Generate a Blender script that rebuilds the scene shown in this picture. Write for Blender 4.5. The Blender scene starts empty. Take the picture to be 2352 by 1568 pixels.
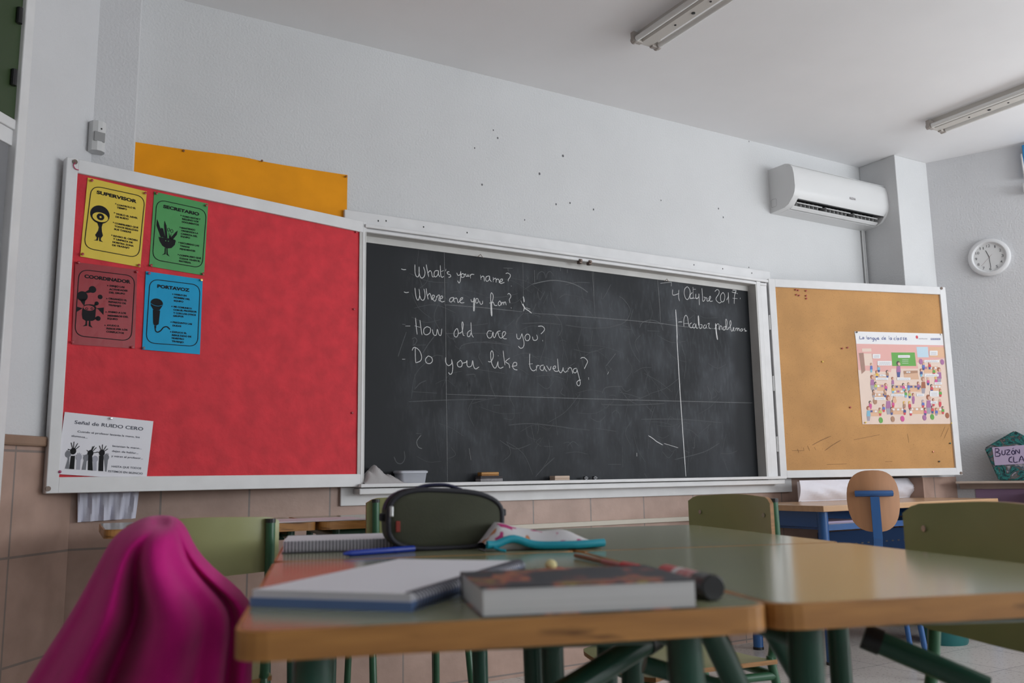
import bpy, bmesh, math, random
from mathutils import Vector, Matrix

# ---------------------------------------------------------------- camera, world, lights, exposure
SC = bpy.context.scene
COL = SC.collection
F_PX, YAW, PITCH, ROLL = 2029.1, .5371, .1531, -.0163
CAM = Vector((-1.4445, -3.7941, .9383))
def _rot():
    cy, sy, cp, sp = math.cos(YAW), math.sin(YAW), math.cos(PITCH), math.sin(PITCH)
    f = Vector((sy*cp, cy*cp, sp)); r = Vector((cy, -sy, 0)); u = r.cross(f)
    c, s = math.cos(ROLL), math.sin(ROLL)
    return c*r + s*u, -s*r + c*u, f
RR, UU, WW = _rot()
cd = bpy.data.cameras.new('camera'); cam = bpy.data.objects.new('camera', cd); COL.objects.link(cam)
cd.sensor_width = 36; cd.lens = F_PX/2352*36; cd.clip_start = .02; cd.clip_end = 60
cam.matrix_world = Matrix((( RR.x, UU.x, -WW.x, CAM.x), (RR.y, UU.y, -WW.y, CAM.y), (RR.z, UU.z, -WW.z, CAM.z), (0, 0, 0, 1)))
cd.dof.use_dof = True; cd.dof.focus_distance = 4.0; cd.dof.aperture_fstop = 4.8
SC.camera = cam
SC.view_settings.view_transform = 'Standard'; SC.view_settings.look = 'None'
SC.view_settings.exposure = -0.08; SC.view_settings.gamma = 1; SC.view_settings.use_curve_mapping = False
wd = bpy.data.worlds.new('daylight'); SC.world = wd; wd.use_nodes = True
wd.node_tree.nodes['Background'].inputs[0].default_value = (.86, .93, 1, 1)
wd.node_tree.nodes['Background'].inputs[1].default_value = 1.0
def area(name, loc, look, sx, sy, power, col=(.93, .97, 1)):
    l = bpy.data.lights.new(name, 'AREA'); l.shape = 'RECTANGLE'; l.size = sx; l.size_y = sy; l.energy = power; l.color = col
    o = bpy.data.objects.new(name, l); COL.objects.link(o)
    o.location = loc; o.rotation_euler = (Vector(look)-Vector(loc)).to_track_quat('-Z', 'Y').to_euler()
    return o
AR = math.radians(25); AL = math.radians(38)              # how far the side walls splay
ZC = 3.017                                                # ceiling
area('window_light_back', (4.95, -6.86, 1.85), (4.95, 0, 4.2), 3.6, 1.7, 200)
area('added_fill_behind', (1.2, -6.86, 1.85), (1.2, 0, 2.4), 3.6, 1.7, 33)  # added fill from behind the camera, brightens the desks; source is unseen
_c = Vector((3.96, -.28, 0)) + 3.1*Vector((math.sin(AR), -math.cos(AR), 0)) + .1*Vector((math.cos(AR), math.sin(AR), 0))
area('window_light_right', (_c.x, _c.y, 1.85), (_c.x-math.cos(AR), _c.y-math.sin(AR), 2.9), 3.6, 1.7, 66)

# ---------------------------------------------------------------- pixel -> place helpers
def ray(p): return WW + RR*((p[0]-1176)/F_PX) - UU*((p[1]-784)/F_PX)
def on_z(p, z): d = ray(p); return CAM + d*((z-CAM.z)/d.z)
def on_y(p, y): d = ray(p); return CAM + d*((y-CAM.y)/d.y)
class Fr:                                                  # a flat frame: X right, Y up, Z out of the surface
    def __init__(s, o, x, y=(0, 0, 1)):
        s.o = Vector(o); s.x = Vector(x).normalized(); s.z = s.x.cross(Vector(y)).normalized(); s.y = s.z.cross(s.x)
    def m(s, u=0, v=0, w=0):
        o = s.p(u, v, w); x, y, z = s.x, s.y, s.z
        return Matrix(((x.x, y.x, z.x, o.x), (x.y, y.y, z.y, o.y), (x.z, y.z, z.z, o.z), (0, 0, 0, 1)))
    def p(s, u, v, w=0): return s.o + s.x*u + s.y*v + s.z*w
    def uv(s, px, w=0):
        d = ray(px); o = s.o + s.z*w; q = CAM + d*((o-CAM).dot(s.z)/d.dot(s.z)) - s.o
        return (q.dot(s.x), q.dot(s.y))
    def sub(s, c, xdir, w=0): return Fr(s.p(c[0], c[1], w), s.x*xdir[0]+s.y*xdir[1], s.y*xdir[0]-s.x*xdir[1])
def Z(reg, pts):                                           # points read in an enlarged view: (scale, x0, y0)
    k, x0, y0 = reg
    return [(x0+a/k, y0+b/k) for a, b in pts]
def zs(s):                                                 # '10,20 30,40 | 50,60 70,80' -> list of strokes
    return [[tuple(float(c) for c in q.split(',')) for q in st.split()] for st in s.split('|')]

# ---------------------------------------------------------------- materials
MATS = {}
def mat(name, col, rough=.6, noise=0, scale=20, bump=0, bscale=60, metal=0, col2=None, spec=.5, emit=None, alpha=1, trans=0, coat=0, sheen=0, detail=4, stretch=None, bdist=.002):
    if name in MATS: return MATS[name]
    m = bpy.data.materials.new(name); m.use_nodes = True; MATS[name] = m
    nt = m.node_tree; N = nt.nodes; L = nt.links; b = N['Principled BSDF']
    b.inputs['Base Color'].default_value = (*col, 1); b.inputs['Roughness'].default_value = rough
    b.inputs['Metallic'].default_value = metal; b.inputs['Specular IOR Level'].default_value = spec
    if alpha < 1: b.inputs['Alpha'].default_value = alpha
    if trans: b.inputs['Transmission Weight'].default_value = trans
    if coat: b.inputs['Coat Weight'].default_value = coat; b.inputs['Coat Roughness'].default_value = .12
    if sheen: b.inputs['Sheen Weight'].default_value = sheen
    if noise or bump:
        tc = N.new('ShaderNodeTexCoord'); mp = N.new('ShaderNodeMapping'); L.new(tc.outputs['Object'], mp.inputs[0])
        if stretch: mp.inputs['Scale'].default_value = stretch
    if noise:
        nz = N.new('ShaderNodeTexNoise'); nz.inputs['Scale'].default_value = scale; nz.inputs['Detail'].default_value = detail
        L.new(mp.outputs[0], nz.inputs['Vector'])
        rp = N.new('ShaderNodeValToRGB'); c2 = col2 or tuple(c*(1-noise) for c in col)
        rp.color_ramp.elements[0].position = .32; rp.color_ramp.elements[1].position = .68
        rp.color_ramp.elements[0].color = (*c2, 1); rp.color_ramp.elements[1].color = (*col, 1)
        L.new(nz.outputs[0], rp.inputs[0]); L.new(rp.outputs[0], b.inputs['Base Color'])
    if bump:
        n2 = N.new('ShaderNodeTexNoise'); n2.inputs['Scale'].default_value = bscale; n2.inputs['Detail'].default_value = 3
        L.new(mp.outputs[0], n2.inputs['Vector'])
        bp = N.new('ShaderNodeBump'); bp.inputs['Strength'].default_value = bump; bp.inputs['Distance'].default_value = bdist
        L.new(n2.outputs[0], bp.inputs['Height']); L.new(bp.outputs[0], b.inputs['Normal'])
    return m
def srgb(r, g, b):
    f = lambda c: c/12.92 if c <= .04045 else ((c+.055)/1.055)**2.4
    return (f(r/255), f(g/255), f(b/255))
plaster = mat('white plaster', (.67, .673, .68), .85, bump=.7, bscale=95, bdist=.004, noise=.04, scale=3)
plaster_r = mat('white plaster side', (.66, .66, .675), .85, bump=.7, bscale=95, bdist=.004, noise=.04, scale=3)
ceil_m = mat('ceiling paint', (.88, .875, .885), .9, noise=.05, scale=1.5, bump=.1, bscale=90)
white_wood = mat('white painted wood', (.74, .735, .74), .5, noise=.08, scale=9, bump=.12, bscale=30, bdist=.001)
grey_white = mat('dirty white paint', (.60, .59, .57), .6, noise=.12, scale=6, bump=.1, bscale=40)
white_pl = mat('white plastic', (.70, .70, .70), .3)
white_pl2 = mat('off white plastic', (.62, .62, .62), .4)
dark = mat('dark recess', (.012, .012, .013), .5)
black = mat('black print', (.014, .014, .016), .7, spec=.15)
black_pl = mat('black plastic', (.016, .016, .018), .35)
metal = mat('steel', (.5, .5, .5), .3, metal=1)
rust = mat('rusty iron', (.16, .12, .10), .5, metal=.6)
paper = mat('white paper', (.78, .77, .82), .7)
green_tube = mat('dark green enamel', (.020, .078, .052), .28)
green_tube2 = mat('green enamel', (.035, .12, .06), .3)
olive = mat('olive green laminate', (.36, .365, .165), .30, noise=.12, scale=5)
top_lam = mat('green desk laminate', (.31, .32, .19), .16, noise=.10, scale=4, bump=.05, bscale=8, bdist=.001)
ply_edge = mat('beech plywood edge', (.42, .20, .065), .45, noise=.35, scale=10, stretch=(1, 1, 14))
blue_en = mat('blue enamel', (.025, .10, .28), .3)
blue_dk = mat('dark blue sheet steel', (.008, .022, .06), .8, spec=.1)
beech = mat('beech veneer', (.50, .245, .12), .4, noise=.12, scale=6, stretch=(7, 7, 1))
beech_top = mat('beech desk veneer', (.58, .36, .20), .25, noise=.15, scale=5, stretch=(1, 8, 1))
yellow_pin = mat('yellow plastic', (.75, .55, .06), .35)
red_pin = mat('red plastic', (.35, .012, .02), .35)
green_pin = mat('dark green plastic', (.01, .08, .06), .35)

def chain(m, f): f(m.node_tree.nodes, m.node_tree.links, m.node_tree.nodes['Principled BSDF'])
def tile_mat():
    m = mat('brown wall tile', (.40, .28, .22), .42, bump=.35, bscale=45, bdist=.002)
    nt = m.node_tree; N = nt.nodes; L = nt.links; b = N['Principled BSDF']
    tc = N.new('ShaderNodeTexCoord'); mp = N.new('ShaderNodeMapping'); L.new(tc.outputs['UV'], mp.inputs[0])
    br = N.new('ShaderNodeTexBrick'); br.offset = 0; br.squash = 1
    for k, v in (('Scale', 1), ('Mortar Size', .0045), ('Brick Width', .349), ('Row Height', .345), ('Mortar Smooth', .2), ('Bias', 0)): br.inputs[k].default_value = v
    br.inputs['Color1'].default_value = (.46, .31, .25, 1); br.inputs['Color2'].default_value = (.42, .285, .23, 1); br.inputs['Mortar'].default_value = (.25, .20, .18, 1)
    L.new(mp.outputs[0], br.inputs['Vector'])
    nz = N.new('ShaderNodeTexNoise'); nz.inputs['Scale'].default_value = 7; nz.inputs['Detail'].default_value = 8
    L.new(mp.outputs[0], nz.inputs['Vector'])
    mx = N.new('ShaderNodeMixRGB'); mx.blend_type = 'MULTIPLY'; mx.inputs[0].default_value = .55
    rp = N.new('ShaderNodeValToRGB'); rp.color_ramp.elements[0].position = .3; rp.color_ramp.elements[1].position = .65
    rp.color_ramp.elements[0].color = (.62, .60, .58, 1); rp.color_ramp.elements[1].color = (1, 1, 1, 1)
    L.new(nz.outputs[0], rp.inputs[0]); L.new(br.outputs[0], mx.inputs[1]); L.new(rp.outputs[0], mx.inputs[2]); L.new(mx.outputs[0], b.inputs['Base Color'])
    return m
def floor_mat():
    m = mat('terrazzo', (.50, .47, .44), .3)
    nt = m.node_tree; N = nt.nodes; L = nt.links; b = N['Principled BSDF']
    tc = N.new('ShaderNodeTexCoord')
    br = N.new('ShaderNodeTexBrick'); br.offset = 0
    for k, v in (('Scale', 1), ('Mortar Size', .0025), ('Brick Width', .4), ('Row Height', .4)): br.inputs[k].default_value = v
    br.inputs['Color1'].default_value = (.66, .62, .58, 1); br.inputs['Color2'].default_value = (.61, .58, .545, 1); br.inputs['Mortar'].default_value = (.3, .28, .27, 1)
    L.new(tc.outputs['Object'], br.inputs['Vector'])
    vo = N.new('ShaderNodeTexNoise'); vo.inputs['Scale'].default_value = 70; vo.inputs['Detail'].default_value = 2
    L.new(tc.outputs['Object'], vo.inputs['Vector'])
    rp = N.new('ShaderNodeValToRGB'); rp.color_ramp.elements[0].position = .30; rp.color_ramp.elements[1].position = .42
    rp.color_ramp.elements[0].color = (.45, .42, .40, 1); rp.color_ramp.elements[1].color = (1, 1, 1, 1)
    L.new(vo.outputs[0], rp.inputs[0])
    mx = N.new('ShaderNodeMixRGB'); mx.blend_type = 'MULTIPLY'; mx.inputs[0].default_value = .8
    L.new(br.outputs[0], mx.inputs[1]); L.new(rp.outputs[0], mx.inputs[2]); L.new(mx.outputs[0], b.inputs['Base Color'])
    return m
def slate_mat():                                           # dark board with wiped chalk dust lying on it
    m = mat('slate with chalk dust', (.03, .033, .036), .62, spec=.3)
    nt = m.node_tree; N = nt.nodes; L = nt.links; b = N['Principled BSDF']
    tc = N.new('ShaderNodeTexCoord')
    def nz(scale, det, st=(1, 1, 1), rot=0, dist=0):
        mp = N.new('ShaderNodeMapping'); mp.inputs['Scale'].default_value = st; mp.inputs['Rotation'].default_value = (0, 0, rot)
        L.new(tc.outputs['Object'], mp.inputs[0]); n = N.new('ShaderNodeTexNoise')
        n.inputs['Scale'].default_value = scale; n.inputs['Detail'].default_value = det; n.inputs['Distortion'].default_value = dist
        L.new(mp.outputs[0], n.inputs['Vector']); return n.outputs[0]
    def mth(op, a, c):
        n = N.new('ShaderNodeMath'); n.operation = op
        for i, v in enumerate((a, c)):
            if isinstance(v, (int, float)): n.inputs[i].default_value = v
            else: L.new(v, n.inputs[i])
        return n.outputs[0]
    def smooth(v, a, c):
        n = N.new('ShaderNodeMapRange'); n.interpolation_type = 'SMOOTHSTEP'; n.inputs[1].default_value = a; n.inputs[2].default_value = c
        L.new(v, n.inputs[0]); return n.outputs[0]
    sx = N.new('ShaderNodeSeparateXYZ'); L.new(tc.outputs['Object'], sx.inputs[0])
    wob = mth('MULTIPLY', mth('SUBTRACT', nz(2.2, 2), .5), .5)
    xx = mth('ADD', sx.outputs[0], wob); yy = mth('ADD', sx.outputs[1], wob)
    left = smooth(xx, .10, .36); right = mth('SUBTRACT', 1, smooth(xx, 2.28, 2.42)); topm = mth('SUBTRACT', 1, smooth(yy, 1.0, 1.10)); bot = smooth(yy, -.02, .30)
    zone = mth('MULTIPLY', mth('MULTIPLY', left, right), mth('MULTIPLY', mth('ADD', mth('MULTIPLY', topm, .75), .25), mth('ADD', mth('MULTIPLY', bot, .6), .4)))
    dust = mth('ADD', mth('MULTIPLY', nz(2.5, 5, dist=.6), .55), mth('MULTIPLY', nz(9, 4, (1, .35, 1), .5), .35))
    fine = nz(60, 3, (1, .25, 1), .15)
    d = mth('MULTIPLY', zone, mth('ADD', mth('MULTIPLY', smooth(dust, .34, .72), .70), mth('MULTIPLY', smooth(fine, .45, .8), .25)))
    mx = N.new('ShaderNodeMixRGB'); mx.inputs[1].default_value = (.0115, .0135, .0165, 1); mx.inputs[2].default_value = (.098, .106, .122, 1)
    L.new(d, mx.inputs[0]); L.new(mx.outputs[0], b.inputs['Base Color'])
    return m
def cork_mat():
    m = mat('pinboard fibre', (.60, .315, .115), .8, noise=.22, scale=4, bump=.3, bscale=160, bdist=.001, detail=6)
    nt = m.node_tree; N = nt.nodes; L = nt.links; b = N['Principled BSDF']
    src = b.inputs['Base Color'].links[0].from_socket
    tc = N.new('ShaderNodeTexCoord'); n = N.new('ShaderNodeTexNoise'); n.inputs['Scale'].default_value = 190; n.inputs['Detail'].default_value = 2
    L.new(tc.outputs['Object'], n.inputs['Vector'])
    rp = N.new('ShaderNodeValToRGB'); rp.color_ramp.elements[0].position = .30; rp.color_ramp.elements[1].position = .38
    rp.color_ramp.elements[0].color = (.35, .3, .25, 1); rp.color_ramp.elements[1].color = (1, 1, 1, 1)
    L.new(n.outputs[0], rp.inputs[0]); mx = N.new('ShaderNodeMixRGB'); mx.blend_type = 'MULTIPLY'; mx.inputs[0].default_value = .4
    L.new(src, mx.inputs[1]); L.new(rp.outputs[0], mx.inputs[2]); L.new(mx.outputs[0], b.inputs['Base Color'])
    return m
TILE, FLOOR, SLATE, CORK = tile_mat(), floor_mat(), slate_mat(), cork_mat()
red_paper = mat('red crepe paper', (.70, .030, .046), .75, noise=.22, scale=14, bump=.9, bscale=26, bdist=.005, detail=10)
orange_paper = mat('orange card', (.92, .35, .006), .6, spec=.2, noise=.12, scale=6, bump=.25, bscale=7, bdist=.004)

# ---------------------------------------------------------------- mesh builder
class MB:
    def __init__(s): s.bm = bmesh.new(); s.uv = None; s.T = None
    def v(s, p):
        p = Vector(p)
        return s.bm.verts.new(s.T @ p if s.T else p)
    def face(s, pts, mi=0):
        try: f = s.bm.faces.new([s.v(p) for p in pts])
        except ValueError: return None
        f.material_index = mi; return f
    def quad_uv(s, pts, uvs, mi=0):
        f = s.face(pts, mi); l = s.bm.loops.layers.uv.verify()
        for lo, u in zip(f.loops, uvs): lo[l].uv = u
    def box(s, a, b, bev=0, mi=0, seg=2, M=None):
        a, b = Vector(a), Vector(b); c = (a+b)/2; d = b-a
        mtx = Matrix.Translation(c) @ Matrix.Diagonal((abs(d.x), abs(d.y), abs(d.z), 1))
        if M: mtx = M @ mtx
        if s.T: mtx = s.T @ mtx
        r = bmesh.ops.create_cube(s.bm, size=1, matrix=mtx)
        vs = set(r['verts']); fs = set(f for v in vs for f in v.link_faces)
        for f in fs: f.material_index = mi
        if bev:
            es = list(set(e for v in vs for e in v.link_edges))
            bmesh.ops.bevel(s.bm, geom=es, offset=bev, segments=seg, profile=.5, affect='EDGES', clamp_overlap=True)
    def rings(s, rings, close=True, caps=True, mi=0):
        R = [[s.v(p) for p in r] for r in rings]; n = len(R[0])
        for i in range(len(R)-1):
            for j in range(n if close else n-1):
                k = (j+1) % n
                try: s.bm.faces.new((R[i][j], R[i][k], R[i+1][k], R[i+1][j])).material_index = mi
                except ValueError: pass
        if caps and close:
            for r in (R[0][::-1], R[-1]):
                try: s.bm.faces.new(r).material_index = mi
                except ValueError: pass
        return R
    def tube(s, pts, r, n=10, mi=0, smooth=0, closed=False, flat=1):
        P = [Vector(p) for p in pts]
        if smooth: P = cat(P, smooth, closed)
        rs = r if isinstance(r, (list, tuple)) else None
        rings = []; up = None
        for i, p in enumerate(P):
            t = (P[min(i+1, len(P)-1)]-P[max(i-1, 0)]) if not closed else (P[(i+1) % len(P)]-P[i-1])
            t.normalize()
            if up is None: up = Vector((0, 0, 1)) if abs(t.z) < .9 else Vector((1, 0, 0))
            a = t.cross(up)
            if a.length < 1e-5: a = t.orthogonal()
            a.normalize(); b = a.cross(t).normalized(); up = b
            rr = rs[min(len(rs)-1, int(i*len(rs)/len(P)))] if rs else r
            rings.append([p + a*rr*math.cos(2*math.pi*k/n) + b*rr*flat*math.sin(2*math.pi*k/n) for k in range(n)])
        if closed: rings.append(rings[0])
        s.rings(rings, True, not closed, mi)
    def cyl(s, p0, p1, r0, r1=None, n=16, mi=0):
        p0, p1 = Vector(p0), Vector(p1); t = (p1-p0).normalized(); a = t.orthogonal().normalized(); b = t.cross(a); r1 = r0 if r1 is None else r1
        s.rings([[p+a*r*math.cos(2*math.pi*k/n)+b*r*math.sin(2*math.pi*k/n) for k in range(n)] for p, r in ((p0, r0), (p1, r1))], True, True, mi)
    def lathe(s, prof, n=32, mi=0, o=(0, 0, 0)):           # (r, z)
        o = Vector(o)
        s.rings([[o+Vector((max(r, 1e-4)*math.cos(2*math.pi*k/n), max(r, 1e-4)*math.sin(2*math.pi*k/n), z)) for k in range(n)] for r, z in prof], True, True, mi)
    def prism(s, pts, z0, z1, mi=0, side=None):            # outline in XY
        side = mi if side is None else side
        A = [s.v((x, y, z0)) for x, y in pts]; B = [s.v((x, y, z1)) for x, y in pts]; n = len(A)
        s.bm.faces.new(A[::-1]).material_index = mi; s.bm.faces.new(B).material_index = mi
        for i in range(n): s.bm.faces.new((A[i], A[(i+1) % n], B[(i+1) % n], B[i])).material_index = side
    def poly(s, pts, z=0, mi=0): return s.face([(x, y, z) for x, y in pts], mi)
    def ell(s, c, rx, ry, z=0, n=28, mi=0): s.poly([(c[0]+rx*math.cos(2*math.pi*k/n), c[1]+ry*math.sin(2*math.pi*k/n)) for k in range(n)], z, mi)
    def ball(s, c, r, mi=0, n=16, m=10):
        r = Vector(r) if not isinstance(r, (int, float)) else Vector((r, r, r)); c = Vector(c)
        s.rings([[c+Vector((r.x*math.sin(a)*math.cos(2*math.pi*k/n), r.y*math.sin(a)*math.sin(2*math.pi*k/n), r.z*math.cos(a))) for k in range(n)] for a in [math.pi*(.02+.96*i/m) for i in range(m+1)]][::-1], True, True, mi)
    def ribbon(s, pts, w, z=0, smooth=0, closed=False, mi=0):
        P = [Vector((p[0], p[1])) for p in pts]
        if smooth and len(P) > 2: P = cat(P, smooth, closed)
        Q = [P[0]]
        for p in P[1:]:
            if (p-Q[-1]).length > w*.12: Q.append(p)
        if len(Q) < 2: Q = [P[0], P[0]+Vector((w*.3, 0))]
        P = Q; n = len(P); prev = None
        for i in range(n):
            a = P[i-1] if (i or closed) else P[i]; c = P[(i+1) % n] if (i < n-1 or closed) else P[i]
            t = (c-a)
            if t.length < 1e-9: t = P[i]-a if (P[i]-a).length > 1e-9 else Vector((1, 0))
            t.normalize(); q = Vector((-t.y, t.x))*w/2; zz = z+i*6e-6
            e = t*w*.35*(-1 if i == 0 else 1 if i == n-1 else 0)*(0 if closed else 1); k = .55 if e.length else 1
            cur = (s.v((*(P[i]+e-q*k), zz)), s.v((*(P[i]+e+q*k), zz)))
            if prev: s.bm.faces.new((prev[0], cur[0], cur[1], prev[1])).material_index = mi
            else: first = cur
            prev = cur
        if closed: s.bm.faces.new((prev[0], first[0], first[1], prev[1])).material_index = mi
    def text(s, string, p0, p1, h, z=0, bold=0, mi=0):     # baseline from p0 to p1 (plane coords), cap height h
        vs, fs, w = glyphs(string, bold); p0, p1 = Vector(p0[:2]), Vector(p1[:2]); d = p1-p0; kx = d.length/w; d.normalize(); q = Vector((-d.y, d.x)); ky = h/.73
        V = [s.v((*(p0+d*x*kx+q*y*ky), z)) for x, y in vs]
        for f in fs:
            try: s.bm.faces.new([V[i] for i in f]).material_index = mi
            except ValueError: pass
    def build(s, name, mats, parent=None, smooth=None, M=None):
        mats = mats if isinstance(mats, (list, tuple)) else [mats]
        me = bpy.data.meshes.new(name)
        if M: bmesh.ops.transform(s.bm, matrix=M, verts=s.bm.verts)
        if smooth is not None: bmesh.ops.remove_doubles(s.bm, verts=s.bm.verts, dist=1e-6)
        s.bm.to_mesh(me); s.bm.free()
        for m in mats: me.materials.append(m)
        if smooth is not None:
            for p in me.polygons: p.use_smooth = True
            me.set_sharp_from_angle(angle=math.radians(smooth))
        o = bpy.data.objects.new(name, me); COL.objects.link(o)
        if parent: o.parent = parent
        return o
def cat(P, k, closed=False):
    out = []; n = len(P)
    for i in range(n if closed else n-1):
        g = (lambda j: P[j % n]) if closed else (lambda j: P[max(0, min(n-1, j))])
        a, b, c, d = g(i-1), g(i), g(i+1), g(i+2)
        for t in range(k):
            t /= k
            out.append(.5*((2*b)+(c-a)*t+(2*a-5*b+4*c-d)*t*t+(3*b-a-3*c+d)*t**3))
    if not closed: out.append(P[-1])
    return out
_G = {}
def glyphs(string, bold):
    if (string, bold) in _G: return _G[string, bold]
    cu = bpy.data.curves.new('lettering', 'FONT'); cu.body = string; cu.size = 1; cu.offset = bold; cu.dimensions = '2D'; cu.fill_mode = 'FRONT'; cu.resolution_u = 3
    ob = bpy.data.objects.new('lettering', cu); me = bpy.data.meshes.new_from_object(ob)
    vs = [(v.co.x, v.co.y) for v in me.vertices]; fs = [tuple(p.vertices) for p in me.polygons]
    x0 = min(v[0] for v in vs); x1 = max(v[0] for v in vs)
    r = ([(x-x0, y) for x, y in vs], fs, x1-x0)
    bpy.data.objects.remove(ob); bpy.data.curves.remove(cu); bpy.data.meshes.remove(me)
    _G[string, bold] = r; return r
def rquad(c, r, n=6):                                      # rounded outline through four corner points
    out = []
    for i in range(4):
        p, a, b = Vector(c[i]), Vector(c[i-1]), Vector(c[(i+1) % 4])
        s = p+(a-p).normalized()*r; e = p+(b-p).normalized()*r
        for k in range(n+1):
            t = k/n; t2 = t*(1-.0); out.append((1-t2)**2*s+2*t2*(1-t2)*p.lerp((s+e)/2, .12)+t2*t2*e)
    return out
def tag(o, label=None, cat_=None, group=None, kind=None):
    if label: o['label'] = label
    if cat_: o['category'] = cat_
    if group: o['group'] = group
    if kind: o['kind'] = kind
    return o
def thing(name, label, cat_, M, group=None):
    o = bpy.data.objects.new(name, None); COL.objects.link(o); o.empty_display_size = .05
    o.matrix_world = M if isinstance(M, Matrix) else Matrix.Translation(M)
    return tag(o, label, cat_, group)
def struct(o, label=None): return tag(o, label, None, None, 'structure')
def RZ(a): return Matrix.Rotation(a, 4, 'Z')
rnd = random.Random(7)

# ---------------------------------------------------------------- the room
b = MB(); b.face([(-8, -7, 0), (8, -7, 0), (8, .3, 0), (-8, .3, 0)]); struct(b.build('floor', FLOOR))
b = MB(); b.face([(-8, -7, ZC), (-8, .3, ZC), (8, .3, ZC), (8, -7, ZC)]); struct(b.build('ceiling', ceil_m))
b = MB(); b.box((-1.6, 0, -.02), (4.4, .2, ZC+.02)); struct(b.build('wall_front', plaster))
FRONT = Fr((0, 0, 0), (1, 0, 0))
b = MB()
for px, r_ in (((1293, 358), 5), ((1239, 399), 5), ((1133, 299), 3), ((1143, 317), 4), ((1107, 424), 4), ((1277, 469), 4), ((1309, 466), 4), ((1363, 481), 4), ((1518, 460), 3), ((1650, 479), 4), ((1661, 499), 4), ((1720, 325), 3), ((1090, 340), 3), ((1205, 505), 3)):
    u, v = FRONT.uv(px); b.ell((u, v), r_*.0011, r_*.0015, .0012, 10); 
struct(b.build('wall_mark', mat('plaster chip', (.12, .12, .13), .8))).matrix_world = FRONT.m()
WR = Fr((3.96, -.28, 0), (math.sin(AR), -math.cos(AR), 0))
WL = Fr((-1.175, -.185, 0), (math.sin(AL), math.cos(AL), 0))
def wall_with_hole(name, fr, u0, u1, holes, m, t=.18):
    b = MB(); b.T = fr.m()
    us = sorted({u0, u1, *[h[0] for h in holes], *[h[1] for h in holes]})
    for a, c in zip(us, us[1:]):
        h = [q for q in holes if q[0] <= a < q[1]]
        if not h: b.box((a, -.02, -t), (c, ZC+.02, 0))
        else:
            b.box((a, -.02, -t), (c, h[0][2], 0)); b.box((a, h[0][3], -t), (c, ZC+.02, 0))
    return struct(b.build(name, m))
wall_with_hole('wall_right', WR, -.05, 7.6, [(1.25, 4.95, 1.0, 2.7)], plaster_r)
wall_with_hole('wall_left', WL, -8.3, .05, [], plaster_r)
BK = Fr((7.3, -6.8, 0), (-1, 0, 0))
wall_with_hole('wall_back', BK, 0, 13.8, [(.55, 4.15, 1.0, 2.7), (4.3, 7.9, 1.0, 2.7)], plaster)
def window(name, fr, u0, u1, v0, v1, n):
    w = thing(name, None, None, fr.m(u0, v0, -.09)); struct(w)
    W, H = u1-u0, v1-v0
    b = MB()
    for x in [0]+[W*k/n for k in range(1, n)]+[W]: b.box((x-.03, 0, -.03), (x+.03, H, .03), .004)
    for y in (.03, H-.03): b.box((0, y-.03, -.03), (W, y+.03, .03), .004)
    b.build('window_frame', grey_white, w)
    b = MB(); b.box((-.05, -.04, -.05), (W+.05, 0, .14), .006); b.build('window_sill', grey_white, w)
window('window_1', WR, 1.25, 4.95, 1.0, 2.7, 4); window('window_2', BK, .55, 4.15, 1.0, 2.7, 4); window('added_window', BK, 4.3, 7.9, 1.0, 2.7, 4)  # the last back wall window is added, an opening for the fill light
b = MB(); b.box((-1.5, -.17, 0), (-1.008, 0, ZC), .006); struct(b.build('pillar_left', plaster_r))
b = MB(); b.box((3.625, -.28, 0), (4.3, 0, ZC), .004); struct(b.build('pillar_right', plaster))
# glazed brown tiles up to shoulder height, 12 mm proud of the plaster
def tiles(name, fr, u0, u1, v1, w=.012, uo=0):
    b = MB(); b.T = fr.m()
    def q(p): b.quad_uv(p, [(x[0]-uo, x[1]+.327) for x in p])
    q([(u0, 0, w), (u1, 0, w), (u1, v1, w), (u0, v1, w)])
    for u in (u0, u1): b.quad_uv([(u, 0, 0), (u, 0, w), (u, v1, w), (u, v1, 0)], [(.1, .1), (.1, .11), (.11, .11), (.11, .1)])
    b.quad_uv([(u0, v1, 0), (u0, v1, w), (u1, v1, w), (u1, v1, 0)], [(.1, .1), (.1, .11), (.11, .11), (.11, .1)])
    return struct(b.build(name, TILE))
tiles('trim_1', FRONT, -1.008, 3.625, 1.07, uo=.915)
tiles('trim_2', Fr((-1.5, -.17, 0), (1, 0, 0)), .28, .492, 1.07, uo=.30)
tiles('trim_3', WL, -6, 0, 1.07, uo=.04)
b = MB(); b.box((.45, -.028, .688), (2.1, -.010, .712), .003); struct(b.build('trim_7', mat('cream pvc', (.55, .50, .42), .5)))
tiles('trim_4', Fr((3.625, -.28, 0), (1, 0, 0)), 0, .333, .90, uo=.1)
tiles('trim_5', Fr((3.625, 0, 0), (0, -1, 0)), 0, .292, .90, uo=.1)
b = MB(); b.T = WL.m(); b.box((-6, 1.07, 0), (0, 1.105, .03), .008); struct(b.build('trim_6', mat('brown glazed edging', (.30, .19, .13), .4, noise=.2, scale=8)))

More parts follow.
